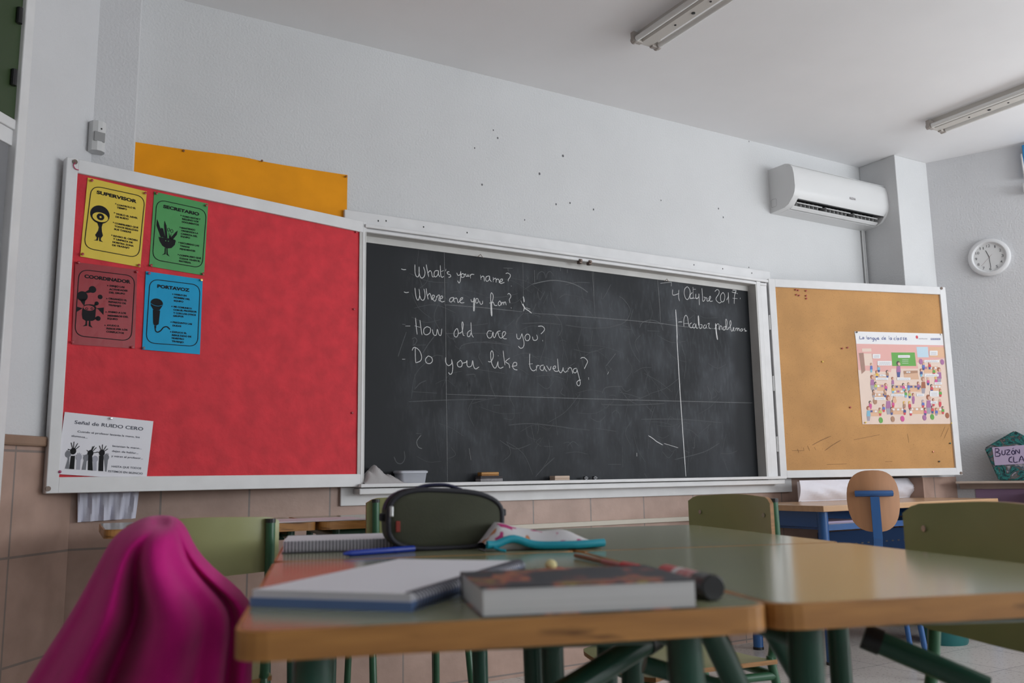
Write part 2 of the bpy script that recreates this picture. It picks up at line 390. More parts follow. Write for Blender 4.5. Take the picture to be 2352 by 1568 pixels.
# ---------------------------------------------------------------- chalkboard, middle panel
CB = Fr((0, -.016, .911), (1, 0, 0))
chalkboard = thing('chalkboard', 'dark slate chalkboard in a deep white frame, chalk questions in English', 'chalkboard', CB.m())
b = MB(); b.poly([(-.02, .005), (2.5, .005), (2.5, 1.14), (-.02, 1.14)], 0); b.build('slate', SLATE, chalkboard)
X0, X1, Y0, Y1, D = -.004, 2.474, .012, 1.122, .066
YL = 1.152                                                 # underside of the head rail
b = MB()                                                   # deep inner box
b.box((X0-.03, Y1, -.004), (X1+.03, YL+.02, .004)); b.box((X0-.03, YL, 0), (X1+.03, YL+.012, D-.006)); b.box((X1, Y0, 0), (X1+.012, YL, D)); b.box((X0-.03, Y0-.012, 0), (X0, YL, D))
b.build('recess_lining', grey_white, chalkboard)
b = MB()                                                   # stepped head rail
b.box((-.01, YL+.001, 0), (2.57, YL+.016, D), .003); b.box((-.01, YL+.020, 0), (2.575, YL+.036, D+.010), .003); b.box((-.01, YL+.015, 0), (2.57, YL+.022, D-.01))
b.box((X1+.008, -.03, 0), (X1+.040, YL+.02, D+.002), .003); b.box((X1+.05, -.03, 0), (2.578, YL+.035, D-.01), .003)
b.build('frame', white_wood, chalkboard)
b = MB(); b.box((-.09, YL+.036, -.003), (2.66, 1.262, .016), .004); b.build('head_board', white_wood, chalkboard)
b = MB(); b.box((-.09, -.083, -.003), (2.735, .0, .014), .004); b.build('foot_board', white_wood, chalkboard)
b = MB()
b.box((-.03, -.004, 0), (2.6, .012, D+.035), .003); b.box((-.03, -.034, 0), (2.6, -.008, D+.02), .004)
b.build('chalk_tray', white_wood, chalkboard)
b = MB()
for px in ((1333, 599), (1355, 602)):
    u, v = CB.uv(px, D); b.box((u-.009, v-.014, D-.02), (u+.009, v+.010, D+.006), .002); b.cyl((u, v, D+.006), (u, v, D+.012), .006)
b.build('hook', rust, chalkboard)
b = MB()
for px in ((1103, 588), (1531, 644)):
    u, v = CB.uv(px, .02); b.tube([(u-.015, v-.006, .02), (u, v+.008, .024), (u+.016, v-.008, .02)], .002, 6)
b.build('wire_hook', rust, chalkboard)
# nail holes left in the head board
b = MB()
for px in ((869, 507), (887, 507), (973, 521), (1073, 534), (1594, 608), (1660, 617), (1720, 614), (1727, 627)):
    u, v = CB.uv(px, .017); b.ell((u, v), .0035, .0045, .0168, 10)
b.build('nail_hole', dark, chalkboard)
def hinges(parent, fr, side):
    b = MB()
    for v in (.20, .56, .93):
        b.cyl((side*.004, v-.045, -.012), (side*.004, v+.045, -.012), .006, n=10)
        b.box((-.012, v-.04, -.016), (.012, v+.04, -.012), .001)
    return b
chalk_w = mat('white chalk', (.74, .74, .74), .9, noise=.3, scale=220)
chalk_f = mat('faint chalk', (.20, .205, .21), .9, noise=.3, scale=160)
chalk_g = mat('wiped chalk', (.088, .092, .098), .9, noise=.25, scale=120)
RA, RB, RC, RD = (8.4, 910, 590), (6.533, 910, 720), (9.8, 1190, 800), (9.8, 1500, 630)
R6, R7, R8 = (6.19, 1180, 600), (4.704, 820, 860), (4.4377, 1300, 860)
CHALK = {
 'what_is_your_name': (RA, .0036, '100,232 140,245 185,243|360,150 362,300 385,370 415,383 440,330 440,190|440,190 440,300 465,385 500,407 540,370 552,290 525,195|578,150 600,270 625,380|610,310 650,265 680,300 695,375 720,385|800,262 750,270 728,320 735,375 770,380 805,330 812,262 815,340 840,380|848,165 856,340 880,392 915,375|868,282 910,262|958,235 950,270|1020,285 985,290 990,325 1040,345 1048,380 1010,393|1168,310 1190,355 1230,340 1245,280|1245,280 1238,440 1210,503 1185,460|1265,325 1248,360 1265,393 1305,385 1310,345 1285,322 1265,325|1310,340 1340,330 1345,370 1375,370 1382,335 1390,375 1410,365|1422,335 1432,408|1428,370 1450,335 1500,338|1625,352 1632,435|1632,400 1665,370 1690,385 1700,468|1790,365 1735,385 1725,440 1750,470 1790,440 1800,370 1805,440 1835,475|1870,395 1870,480|1870,440 1905,410 1925,430 1925,490|1925,450 1955,425 1980,445 1985,500|1995,480 2040,465 2050,430 2020,430 1998,475 2015,510 2082,492|2115,320 2150,310 2200,345 2190,395 2160,435 2160,465|2218,558 2220,566'),
 'where_are_you_from': (RA, .0036, '152,675 190,688 238,680|360,600 375,740 400,820 430,825 450,740 440,625|450,740 480,820 525,832 550,780 552,700 535,620|575,610 590,710 615,815|605,745 640,705 662,730 680,810 695,820 730,775 735,745 700,740 695,800 725,840 750,850 775,800|775,760 780,785 800,745 832,738 820,830 850,850|845,810 890,790 890,755 860,760 845,810 870,865 930,855|1105,780 1045,795 1025,845 1055,870 1090,840 1110,785 1110,850 1130,870|1128,805 1160,792 1180,830 1190,880 1225,850|1225,850 1270,815 1280,785 1245,795 1225,850 1250,885 1310,880|1440,820 1455,865 1490,850 1505,800|1545,800 1530,850 1545,890 1580,870 1575,810 1545,800|1605,850 1625,910 1660,900 1665,850|1800,890 1850,860 1870,750 1835,690 1820,760 1825,900|1850,890 1870,870 1895,930 1945,935|1990,850 1965,900 1985,940 2020,910 2005,855 1990,850|2030,870 2035,930|2035,900 2065,870 2075,925|2075,895 2100,865 2120,925|2150,720 2175,705 2205,735 2205,780 2180,820 2192,885|2215,975 2218,990'),
 'how_old_are_you': (RB, .0036, '140,187 205,187|288,68 300,200 312,310|355,100 370,220 385,318|280,185 355,205|460,195 415,230 415,295 455,318 505,285 510,220 460,195|540,240 560,315 600,320 615,235 640,315 670,322 682,230|905,225 870,275 870,335 905,350 930,300 920,235 905,225|930,300 985,270 1005,165 990,125 985,180 1000,310 1020,330|1112,250 1070,285 1070,340 1100,340 1125,280|1120,135 1125,250 1130,310 1155,355|1430,265 1385,260 1360,310 1385,365 1430,350 1450,275 1455,340 1475,360 1500,300 1520,270 1560,260|1522,275 1545,350 1580,365 1635,310 1635,275 1600,280 1590,340 1615,375 1655,378|1805,305 1815,370 1855,375 1885,300|1885,300 1915,430 1905,500 1865,520 1832,490|1955,310 1930,350 1945,400 1985,400 2005,350 1985,312 1955,310|2045,350 2055,395 2095,400 2118,370 2105,320|2130,190 2190,190 2225,230 2205,270 2170,305|2195,400 2197,412'),
 'do_you_like_traveling': (RB, .0037, '92,684 130,684|285,515 285,620 290,735|240,550 255,515 290,510 350,560 380,650 360,710 295,738|480,635 440,680 450,735 500,750 540,715 530,660 480,635|740,660 742,730 780,780 830,750 830,690|830,690 848,790 835,890 805,910 785,885|955,705 915,745 930,795 975,795 990,750 970,705 955,705|985,745 1045,730 1060,705 1060,770 1085,800 1130,780 1145,705 1160,790 1190,830 1240,800|1380,718 1420,720 1455,650 1450,580 1430,560 1415,610 1430,740 1470,815 1500,800 1525,720|1525,720 1530,790 1560,820 1605,800|1528,630 1530,636|1602,558 1615,660 1630,770|1700,668 1640,720 1690,760 1700,815|1735,790 1800,780 1805,740 1765,735 1745,790 1770,835 1815,845'),
 'traveling': (RC, .0036, '260,120 255,300 268,420 310,490 360,500 400,470|240,352 320,345|405,385 412,500|412,450 430,385 475,390|570,375 510,390 490,450 530,495 570,480 585,400 600,460 645,515|640,390 675,445 710,490 740,405|775,455 830,445 840,400 805,400 785,440 820,505 880,515 900,500|885,235 900,440 930,530 970,540 1000,480 1010,430 1015,490 1060,535 1100,500|1120,450 1120,520|1120,480 1150,435 1195,450 1225,565|1310,445 1250,465 1240,520 1270,550 1310,530 1325,470|1320,460 1380,690 1395,790 1370,840 1330,820 1320,760 1360,720 1405,710|1405,225 1440,205 1500,215 1560,290 1530,370 1490,455|1585,655 1590,700|2035,530 2010,580'),
 'date': (RD, .0034, '165,200 400,175|410,175 408,265|438,345 445,465 580,430|580,350 570,480 590,595|765,275 710,330 700,440 730,540 775,565 815,500 830,400 810,320 765,275|880,410 840,450 830,520 870,540 905,520|895,290 905,540|905,335 955,335|960,440 960,530 990,545 1025,500 1030,440|1025,440 1035,560 1040,690|820,548 1000,530|1095,315 1110,500 1115,600 1150,590 1170,530 1140,510|1180,520 1210,540 1210,590 1240,600 1290,530 1280,490 1258,540 1280,605 1335,600|1390,385 1430,345 1475,360 1480,430 1410,555 1480,640 1530,625|1570,405 1520,470 1520,580 1555,620 1600,580 1610,470 1570,405|1655,575 1690,500 1690,410 1700,650|1785,355 1865,365 1830,410 1770,395|1865,380 1830,480 1822,660|1790,535 1895,545|1830,410 1900,435|1960,530 1962,550'),
 'homework': (RD, .0034, '568,1075 610,1068 650,1072|690,1170 690,1020 730,920 775,980 800,1170|690,1105 800,1105|865,1090 825,1120 825,1190 870,1200 890,1180|935,1105 890,1150 905,1205 945,1190 960,1110 970,1200 1000,1215|1030,1150 1050,1215 1085,1205 1100,1140 1065,1130|1165,1130 1130,1180 1150,1215 1190,1190 1190,1130 1200,1200|1225,1120 1265,1100 1250,1180 1290,1225|1385,1230 1440,1120 1480,1130 1480,1220 1500,1240|1490,1250 1510,1160 1545,1180 1550,1240|1595,1170 1570,1230 1590,1255 1625,1230 1615,1170 1650,1190|1650,1200 1665,1080 1640,1005 1630,1080 1650,1230 1680,1230 1690,1190|1700,1220 1755,1120 1740,1035 1725,1100 1755,1260 1780,1270 1820,1210 1800,1200 1800,1260 1830,1270|1855,1210 1855,1270|1855,1230 1890,1205 1900,1270|1900,1235 1930,1210 1940,1275|1995,1220 1960,1250 1975,1280 2005,1260 2010,1220 2015,1270|2065,1210 2045,1240 2085,1260 2060,1280 2110,1270'),
}
wr = thing('chalk_writing', 'white chalk handwriting across the dark slate, questions, date and homework', 'writing', CB.m())
wr.parent = chalkboard; wr.matrix_world = CB.m(); wr.location = (0, 0, 0); wr.rotation_euler = (0, 0, 0)
for k in ('label', 'category'): del wr[k]
for k, (reg, w, st) in CHALK.items():
    b = MB()
    for s in zs(st): b.ribbon([CB.uv(p) for p in Z(reg, s)], w, .0012, 5)
    b.build('chalk_line', chalk_w, wr)
b = MB()
for reg, w, st in ((RA, .009, '1505,800 1500,920 1497,1035|1830,880 1833,1000 1840,1130'), (RD, .009, '1015,940 1022,1050 1030,1150|1405,1115 1420,1300 1445,1460'), (RD, .006, '505,800 525,1100 540,1470')):
    for s in zs(st): b.ribbon([CB.uv(p) for p in Z(reg, s)], w, .0013, 4)
b.ribbon([CB.uv(p) for p in ((1554, 770), (1562, 905), (1575, 1093))], .0055, .0013, 4)
for w, st in ((.006, '134,505 142,540 146,575'), (.007, '128,610 140,640 165,675'), (.005, '165,675 205,700 250,735'), (.003, '120,620 100,560'), (.004, '150,650 142,690 138,705'), (.003, '175,660 230,680')):
    for s in zs(st): b.ribbon([CB.uv(p) for p in Z(R6, s)], w, .0014, 3)
for s in zs('840,622 890,655 920,680 985,717|1000,702 1140,745|720,800 721,830'): b.ribbon([CB.uv(p) for p in Z(R8, s)], .004, .0012, 3)
b.build('chalk_stroke', chalk_w, wr)
b = MB()
for st in ('1020,580 1021,640 1021.5,700', '1023,700 1025,900 1027.5,1105', '1022,700 1106,706 1200,716', '1222,719 1366,729 1515,742 1571,750 1700,758', '1024,905 1300,914 1560,921 1728,925', '1200.7,600 1202.5,713', '1360,622 1366.6,729', '1363,622 1364,680', '1510,640 1514,690 1517,740', '1555,745 1560,770'):
    b.ribbon([CB.uv(p) for p in zs(st)[0]], .0032, .0010, 2)
for reg, st in ((R6, '260,325 450,282 600,272 800,305 950,370 1050,440|292,130 295,300|2070,875 2115,893|2045,250 2070,600|660,90 664,135|760,120 762,160|930,118 935,122'), (R7, '690,655 645,720 660,780 700,800|1210,800 1230,920|960,0 965,200'), (RA, '2070,212 2240,218|2155,220 2158,268'), (RB, '95,160 135,163'), (RC, '2190,120 1985,385')):
    for s in zs(st): b.ribbon([CB.uv(p) for p in Z(reg, s)], .004, .0010, 4)
b.build('faint_line', chalk_f, wr)
b = MB()
for reg, st in ((R6, '180,200 205,250|205,225 170,285|330,260 345,180 400,145 440,180 455,240|465,230 475,170 520,145 570,210|150,400 260,325|740,330 900,300 1080,305|740,905 900,930 1150,950 1400,930 1580,860 1650,740 1640,650 1560,540 1500,500|1790,940 1830,870 1950,835 2080,880 2120,980|30,930 60,820 140,730|560,740 660,850 680,970 640,1060|340,430 370,550 440,430|480,480 420,600|520,430 540,560 590,670|650,520 720,470 800,480|810,490 815,660|890,480 920,650|960,490 1000,560|1400,560 1390,620|1250,450 1260,540 1380,330|120,885 400,875 680,900|520,810 515,960|1500,960 1670,965|1900,985 2070,995'),
                (R7, '560,293 960,275 1390,265|600,185 860,200|1055,400 1050,590|640,635 690,640|1480,330 1545,330|1640,545 1900,530 2330,580|1880,550 1915,720|2140,410 2165,650|400,890 430,950 480,960 515,910 510,830|2130,900 2020,1000 1930,1100|625,0 625,160|1190,80 1195,185|1215,70 1225,180|2020,775 2110,778|630,150 680,95 745,65'),
                (R8, '0,545 240,565|310,548 510,578|815,318 885,385|360,305 640,310 1000,295|770,455 1170,455 1580,490|1290,745 1310,740 1305,640|570,740 580,940|370,190 410,130 570,120|1440,120 1475,200 1480,260|800,1010 830,1055|430,915 560,915|1205,770 1255,795|1360,600 1480,500|1110,865 1400,790 1560,700'),
                (RB, '250,480 260,400|240,380 280,360 310,400 290,450 260,470|260,475 440,470|950,540 1000,470 1200,430 1500,445 1700,475|1830,60 1790,160 1820,230|30,640 60,540 150,280|400,590 480,460 580,330|1250,600 1240,660 1300,770|1050,920 1170,910 1180,950|1060,1040 1070,1160|1100,1010 1110,1170|740,300 1300,296 1750,300')):
    for s in zs(st): b.ribbon([CB.uv(p) for p in Z(reg, s)], .0045, .0007, 4)
for k in range(150):
    u = rnd.uniform(.3, 2.25); v = rnd.uniform(.12, 1.03); a = rnd.choice((0, math.pi/2, rnd.uniform(0, 3)))+rnd.gauss(0, .15); l = rnd.uniform(.02, .13); c = rnd.uniform(-.04, .04)
    d = Vector((math.cos(a), math.sin(a))); q = Vector((-d.y, d.x)); o = Vector((u, v))
    b.ribbon([o-d*l, o+q*c, o+d*l], rnd.uniform(.0012, .003), .0005, 4)
b.build('wiped_mark', chalk_g, wr)

# ---------------------------------------------------------------- the two wings, swung out from the wall
AWL, AWR, WW_ = math.radians(12.5), math.radians(15.4), 1.287
FL = Fr((0, -.08, .911), (math.cos(AWL), math.sin(AWL), 0))
FRW = Fr((2.589, -.08, .911), (math.cos(AWR), -math.sin(AWR), 0))
def wing(name, label, fr, u0, u1, border, panel_mat, panel_name, bolts, hs):
    t = thing(name, label, 'notice board', fr.m()); H = 1.2; bl, br_, bt, bb = border
    b = MB()
    for a, c in (((u0, 0), (u0+bl, H)), ((u1-br_, 0), (u1, H)), ((u0+bl-.002, 0), (u1-br_+.002, bb)), ((u0+bl-.002, H-bt), (u1-br_+.002, H))):
        b.box((a[0], a[1], -.042), (c[0], c[1], 0), .003)
    b.build('frame', white_wood, t)
    b = MB(); nx, ny = 40, 40
    def P(i, j):
        u = u0+bl-.004+(u1-u0-bl-br_+.008)*i/nx; v = bb-.004+(H-bb-bt+.008)*j/ny
        w = -.012+(.0016*math.sin(u*23+2*math.sin(v*9))*math.sin(v*17+u*5) if panel_mat is red_paper else 0)
        return (u, v, w)
    g = [[b.v(P(i, j)) for j in range(ny+1)] for i in range(nx+1)]
    for i in range(nx):
        for j in range(ny): b.bm.faces.new((g[i][j], g[i+1][j], g[i+1][j+1], g[i][j+1]))
    b.build(panel_name, panel_mat, t, 60)
    b = MB(); b.box((u0+.01, .01, -.038), (u1-.01, H-.01, -.022)); b.build('backing_board', grey_white, t)
    for px in bolts:
        u, v = fr.uv(px); b = MB(); b.cyl((u, v, -.002), (u, v, .004), .009, n=10); b.box((u-.008, v-.0015, .004), (u+.008, v+.0015, .005)); b.build('bolt', rust, t)
    for v in hs:
        b = MB(); x = u1+.004 if u1 == 0 else u0-.004
        b.cyl((x, v-.045, -.010), (x, v+.045, -.010), .006, n=10); b.box((x-.014, v-.04, -.018), (x+.014, v+.04, -.013)); b.build('hinge', white_pl2, t)
    return t
red_board = wing('notice_board', 'white framed notice board covered in red paper, left of the chalkboard', FL, -WW_, 0, (.040, .020, .052, .055), red_paper, 'paper_cover', ((172, 372), (110, 1122)), ())
cork_board = wing('notice_board', 'white framed bare brown pinboard, right of the chalkboard', FRW, 0, WW_, (.045, .045, .05, .045), CORK, 'pin_panel', ((2162, 662), (2207, 1086)), (.20, .56, .93))
# scuffs and pencil marks on the brown pinboard
b = MB()
RK = (3.136, 1740, 620)
for st in ('395,1260 460,1225 530,1195', '485,1300 540,1260 600,1225', '330,1280 335,1300', '360,1265 375,1300', '695,1222 880,1185', '1320,1200 1350,1130', '1345,1210 1375,1140', '920,1380 970,1378', '290,1290 297,1315', '410,1275 420,1295', '1080,1180 1090,1240', '500,1400 640,1395', '250,1300 330,1300'):
    b.ribbon([FRW.uv(p, -.011) for p in Z(RK, zs(st)[0])], .004, 0, 3)
b.build('scuff_mark', mat('scuff', (.30, .15, .06), .8, noise=.4, scale=80), cork_board).location = (0, 0, -.0112)

def pin(px, fr, label, m, group, w=-.011, r=.0052, h=.008, name='push_pin'):
    u, v = fr.uv(px, w)
    t = thing(name, label, 'pin', fr.m(u, v, w), group)
    b = MB(); b.lathe([(r*.55, 0), (r*.6, h*.45), (r, h*.6), (r*.95, h*.9), (r*.5, h)], 12); b.build('pin_head', m, t, 40)
    return t

# ---------------------------------------------------------------- posters on the red board
R2, R3, R4 = (5.226, 80, 340), (6.273, 130, 590), (5.226, 80, 920)
def sheet_frame(fr, cs, w):
    q = [Vector(fr.uv(p, w)) for p in cs]; c = sum(q, Vector((0, 0)))/4; x = ((q[1]-q[0])+(q[2]-q[3])).normalized()
    f = fr.sub(c, x, w); ww = ((q[1]-q[0]).length+(q[2]-q[3]).length)/2; hh = ((q[3]-q[0]).length+(q[2]-q[1]).length)/2
    return f, ww, hh
class Poster:
    def __init__(s, name, label, fr, cs, reg, m, w=-.008, cat_='poster', group=None, curl=0):
        s.f, s.w, s.h = sheet_frame(fr, cs, w); s.reg = reg
        s.t = thing(name, label, cat_, s.f.m(), group)
        b = MB(); n = 10
        for i in range(n):
            for j in range(n):
                P = []
                for a, c in ((i, j), (i+1, j), (i+1, j+1), (i, j+1)):
                    x, y = (a/n-.5)*s.w, (c/n-.5)*s.h; P.append((x, y, -.0006*abs(math.sin(x*40+y*19))*(1 if curl else 0)))
                b.face(P)
        b.box((-s.w/2, -s.h/2, -.0022), (s.w/2, s.h/2, -.0008))
        b.build('sheet', m, s.t)
    def q(s, p): return s.f.uv(Z(s.reg, [p])[0])
    def qs(s, st): return [s.q(p) for p in zs(st)[0]]
    def k(s): return (Vector(s.q((1000, 800)))-Vector(s.q((1100, 800)))).length/100
    def lines(s, rows, h, bold=.028, mi=black, name='lettering', z=.0006):
        b = MB()
        for string, a, c in rows: b.text(string, s.q(a), s.q(c), h, z, bold)
        return b.build(name, mi, s.t)
def role(name, label, cs, reg, m, corners, title, tl, tr, rows, bullets, draw):
    p = Poster(name, label, FL, cs, reg, m, curl=1)
    b = MB(); b.ribbon(rquad([p.q(c) for c in corners], .032), .0028, .0006, closed=True); b.build('border_line', black, p.t)
    p.lines([(title, tl, tr)], .0125, .045, name='heading')
    o = p.lines(rows, .0064, .045, name='body_text')
    b = MB()
    for c in bullets: x, y = p.q(c); b.poly([(x-.002, y+.0028), (x+.003, y), (x-.002, y-.0028)], .0006)
    b.build('bullet', black, p.t)
    b = MB(); draw(p, b); b.build('drawing', [black, m], p.t)
    return p
def g_super(p, b):
    k = p.k(); E = lambda c, r, z=.0006, mi=0: b.ell(p.q(c), r[0]*k, r[1]*k, z, 28, mi)
    E((782, 798), (112, 112)); b.poly(p.qs('700,860 745,885 768,950 760,990 725,1040 735,1065 800,1075 818,1050 805,1000 802,950 820,890 865,870'), .0006)
    E((785, 830), (90, 58), .0009, 1); E((787, 826), (44, 42), .0012); E((787, 828), (12, 12), .0015, 1)
    b.poly(p.qs('745,1062 738,1098 705,1106 757,1111 764,1070'), .0006); b.poly(p.qs('772,1070 772,1116 820,1128 792,1104 796,1068'), .0006)
def g_secr(p, b):
    k = p.k()
    for st in ('1485,1065 1530,1075 1580,1080 1625,1085 1680,1100 1692,1112 1680,1160 1640,1200 1580,1205 1530,1170 1500,1120', '1465,850 1482,885 1540,1070 1512,1070 1460,930', '1505,967 1522,956 1540,968 1566,1078 1538,1075', '1556,870 1580,930 1592,1080 1565,1078 1552,930', '1715,990 1704,1040 1650,1105 1618,1090 1688,1010', '1608,1002 1628,1085 1612,1085', '1640,1015 1632,1088 1616,1085', '1560,1198 1572,1198 1570,1272 1524,1284 1556,1262', '1580,1202 1593,1202 1596,1268 1617,1302 1580,1278'): b.poly(p.qs(st), .0006)
    for c in ((1607, 980), (1645, 995)): b.ribbon([Vector(p.q(c))+Vector((15*k*math.cos(a), 21*k*math.sin(a))) for a in [i*.52 for i in range(12)]], 6*k, .0006, closed=True)
    for c in ((1570, 1113), (1602, 1118)): b.ell(p.q(c), 7*k, 7*k, .001, 10, 1)
def g_coord(p, b):
    k = p.k(); E = lambda c, r, z=.0006, mi=0: b.ell(p.q(c), r[0]*k, r[1]*k, z, 28, mi)
    b.poly(p.qs('370,760 365,830 375,890 420,920 520,920 555,900 560,830 570,720 540,690 480,680 420,685 395,700'), .0006)
    E((465, 735), (74, 38), .0009, 1)
    for c in ((433, 745), (508, 745)): E(c, (18, 18), .0012); E(c, (9, 9), .0015, 1)
    for c, r in (((372, 565), 72), ((518, 468), 50), ((628, 575), 33), ((578, 668), 28), ((598, 885), 35)): E(c, (r, r))
    for st in ('330,610 420,600 400,700 385,690', '400,510 440,520 500,510 470,470', '540,690 560,650 590,690 555,705', '290,715 375,738 288,792', '562,738 682,728 675,835 600,752', '555,870 600,860 600,900 555,895', '420,918 440,918 440,990 375,1000 415,972', '465,918 486,918 490,978 518,1018 462,995'): b.poly(p.qs(st), .0006)
def g_port(p, b):
    k = p.k(); b.ell(p.q((1443, 668)), 93*k, 74*k, .0006); b.poly(p.qs('1352,690 1398,765 1482,768 1533,690'), .0005)
    b.ribbon(p.qs('1352,662 1400,695 1470,707 1533,690'), 5*k, .0009, 4, mi=1)
    for st in ('1387,762 1492,772 1470,968 1440,985 1402,980 1391,950', '1408,985 1437,987 1432,1032 1410,1030'): b.poly(p.qs(st), .0006)
    b.ribbon(p.qs('1420,1035 1430,1070 1460,1082 1500,1060 1540,1015 1590,1005 1630,1040'), 17*k, .0006, 5)
role('role_poster', 'yellow SUPERVISOR sheet with one-eyed figure, top left on the red board', [(204, 407), (340, 441), (320, 612), (182, 589)], R2, mat('yellow sheet', (.74, .54, .035), .5, noise=.08, scale=9),
     [(682, 447), (1322, 585), (1247, 1318), (588, 1195)], 'SUPERVISOR', (740, 545), (1222, 660),
     [('CONTROLO EL', (985, 690), (1212, 732)), ('TIEMPO', (985, 722), (1105, 745)), ('VIGILO EL NIVEL', (972, 797), (1235, 850)), ('DE RUIDO', (968, 832), (1125, 862)), ('COMPRUEBO QUE', (958, 910), (1242, 965)), ('TODOS REALIZAN', (955, 945), (1238, 1000)), ('SUS TAREAS', (950, 980), (1155, 1020)), ('REVISO EL ORDEN', (942, 1062), (1232, 1118)), ('Y LIMPIEZA DE', (938, 1097), (1175, 1145)), ('NUESTRA ZONA', (932, 1135), (1187, 1185)), ('DE TRABAJO', (928, 1172), (1135, 1207))],
     [(972, 668), (957, 777), (945, 892), (925, 1045)], g_super)
role('role_poster', 'green SECRETARIO sheet with walking pencil pot, right of the yellow sheet', [(356, 441), (479, 467), (468, 633), (341, 610)], R2, mat('green sheet', (.045, .30, .065), .5, noise=.08, scale=9),
     [(1465, 615), (2060, 745), (2008, 1440), (1410, 1335)], 'SECRETARIO', (1540, 715), (1972, 812),
     [('TOMO NOTAS Y', (1770, 825), (1990, 865)), ('RELLENO LOS', (1768, 858), (1965, 893)), ('DOCUMENTOS', (1765, 893), (1968, 930)), ('MANTENGO', (1757, 965), (1925, 992)), ('ORDENADA LA', (1755, 998), (1962, 1033)), ('CARPETA DEL', (1752, 1035), (1952, 1070)), ('EQUIPO', (1750, 1067), (1862, 1088)), ('RECUERDO LAS', (1745, 1145), (1972, 1182)), ('TAREAS', (1742, 1180), (1857, 1200)), ('PENDIENTES', (1740, 1218), (1925, 1245)), ('COMPRUEBO QUE', (1735, 1293), (1995, 1332)), ('TODOS TRAEN EL', (1733, 1330), (1985, 1367)), ('MATERIAL', (1730, 1362), (1877, 1387))],
     [(1755, 808), (1745, 950), (1732, 1132), (1722, 1278)], g_secr)
role('role_poster', 'red COORDINADOR sheet in a clear sleeve, below the yellow sheet', [(176, 602), (320, 620), (305, 800), (162, 790)], R3, mat('red sheet in sleeve', (.33, .018, .027), .35, noise=.15, scale=5, spec=.3, ),
     [(325, 175), (1130, 275), (1075, 1210), (260, 1133)], 'COORDINADOR', (400, 298), (1065, 382),
     [('DIRIJO LAS', (765, 425), (980, 448)), ('ACTIVIDADES', (757, 475), (1022, 498)), ('DEL GRUPO', (757, 522), (985, 542)), ('ORGANIZO EL', (748, 608), (1015, 638)), ('REPARTO DE', (747, 655), (1000, 682)), ('TRABAJO', (745, 702), (930, 720)), ('ANIMO A LOS', (738, 800), (1000, 822)), ('MIEMBROS DEL', (735, 855), (1035, 875)), ('EQUIPO', (732, 897), (880, 910)), ('AYUDO A', (722, 995), (902, 1005)), ('RESOLVER LOS', (720, 1040), (1022, 1062)), ('CONFLICTOS', (717, 1085), (970, 1108))],
     [(738, 412), (725, 600), (713, 792), (698, 985)], g_coord)
role('role_poster', 'blue PORTAVOZ sheet with microphone, below the green sheet', [(336, 623), (465, 641), (460, 814), (326, 802)], R3, mat('blue sheet', (.002, .33, .60), .5, noise=.08, scale=9, spec=.2),
     [(1345, 315), (2068, 405), (2030, 1290), (1287, 1235)], 'PORTAVOZ', (1450, 440), (1915, 500),
     [('HABLO EN', (1697, 548), (1872, 570)), ('NOMBRE DEL', (1690, 592), (1922, 622)), ('EQUIPO', (1690, 640), (1825, 655)), ('ME COMUNICO', (1687, 725), (1948, 755)), ('CON EL PROFESOR', (1682, 770), (2020, 802)), ('Y CON LOS OTROS', (1680, 815), (2008, 848)), ('GRUPOS', (1678, 858), (1828, 870)), ('PREGUNTO LAS', (1672, 950), (1952, 978)), ('DUDAS', (1670, 998), (1795, 1008)), ('EXPLICO EL', (1665, 1090), (1875, 1110)), ('RESULTADO DE', (1662, 1135), (1942, 1160)), ('NUESTRO', (1660, 1178), (1835, 1195)), ('TRABAJO', (1658, 1222), (1830, 1240))],
     [(1675, 535), (1663, 712), (1652, 938), (1645, 1078)], g_port)
p = Poster('sign_sheet', 'white RUIDO CERO sheet with raised hands, bottom left on the red board', FL, [(149, 946), (354, 967), (335, 1101), (129, 1088)], R4, paper, curl=1, w=-.006)
ink = mat('dark blue grey ink', (.045, .05, .08), .6); ink_g = mat('grey ink', (.17, .175, .20), .6); ink_l = mat('light grey ink', (.36, .36, .42), .6)
p.lines([('Señal de RUIDO CERO', (475, 275), (1298, 358))], .0125, .012, ink, 'heading')
p.lines([('Cuando el profesor levanta la mano, los', (512, 378), (1258, 448)), ('alumnos...', (437, 430), (632, 452)), ('levantan la mano...', (932, 552), (1280, 582)), ('dejan de hablar...', (925, 612), (1243, 640)), ('y miran al profesor...', (918, 672), (1297, 702)), ('HASTA QUE TODOS', (920, 797), (1275, 822)), ('ESTEMOS EN SILENCIO', (880, 855), (1293, 885))], .0068, .012, ink, 'body_text')
b = MB(); k = p.k()
def hand(arm, palm, tips, mi, z):
    b.poly(p.qs(arm), z, mi); c = p.q(palm); b.ell(c, 34*k, 40*k, z+.00005, 20, mi)
    for t in tips:
        t = Vector(p.q(t)); b.ribbon([Vector(c).lerp(t, .25), t], 15*k, z+.0001, mi=mi)
for a in (('360,815 395,700 380,640 420,630 412,720 412,818', (398, 640), [(385, 600), (402, 590)], 1), ('497,825 505,700 550,700 542,828', (528, 680), [(495, 655), (515, 632), (535, 628), (552, 640), (562, 660)], 2), ('562,828 590,700 625,690 612,830', (615, 685), [(585, 655), (628, 640), (640, 650)], 1), ('700,838 702,720 742,720 740,840', (722, 700), [(700, 680), (718, 665), (735, 672), (746, 690)], 2), ('845,848 832,700 880,690 860,850', (856, 680), [(850, 640), (866, 632), (882, 640)], 1)):
    hand(*a, .0006)
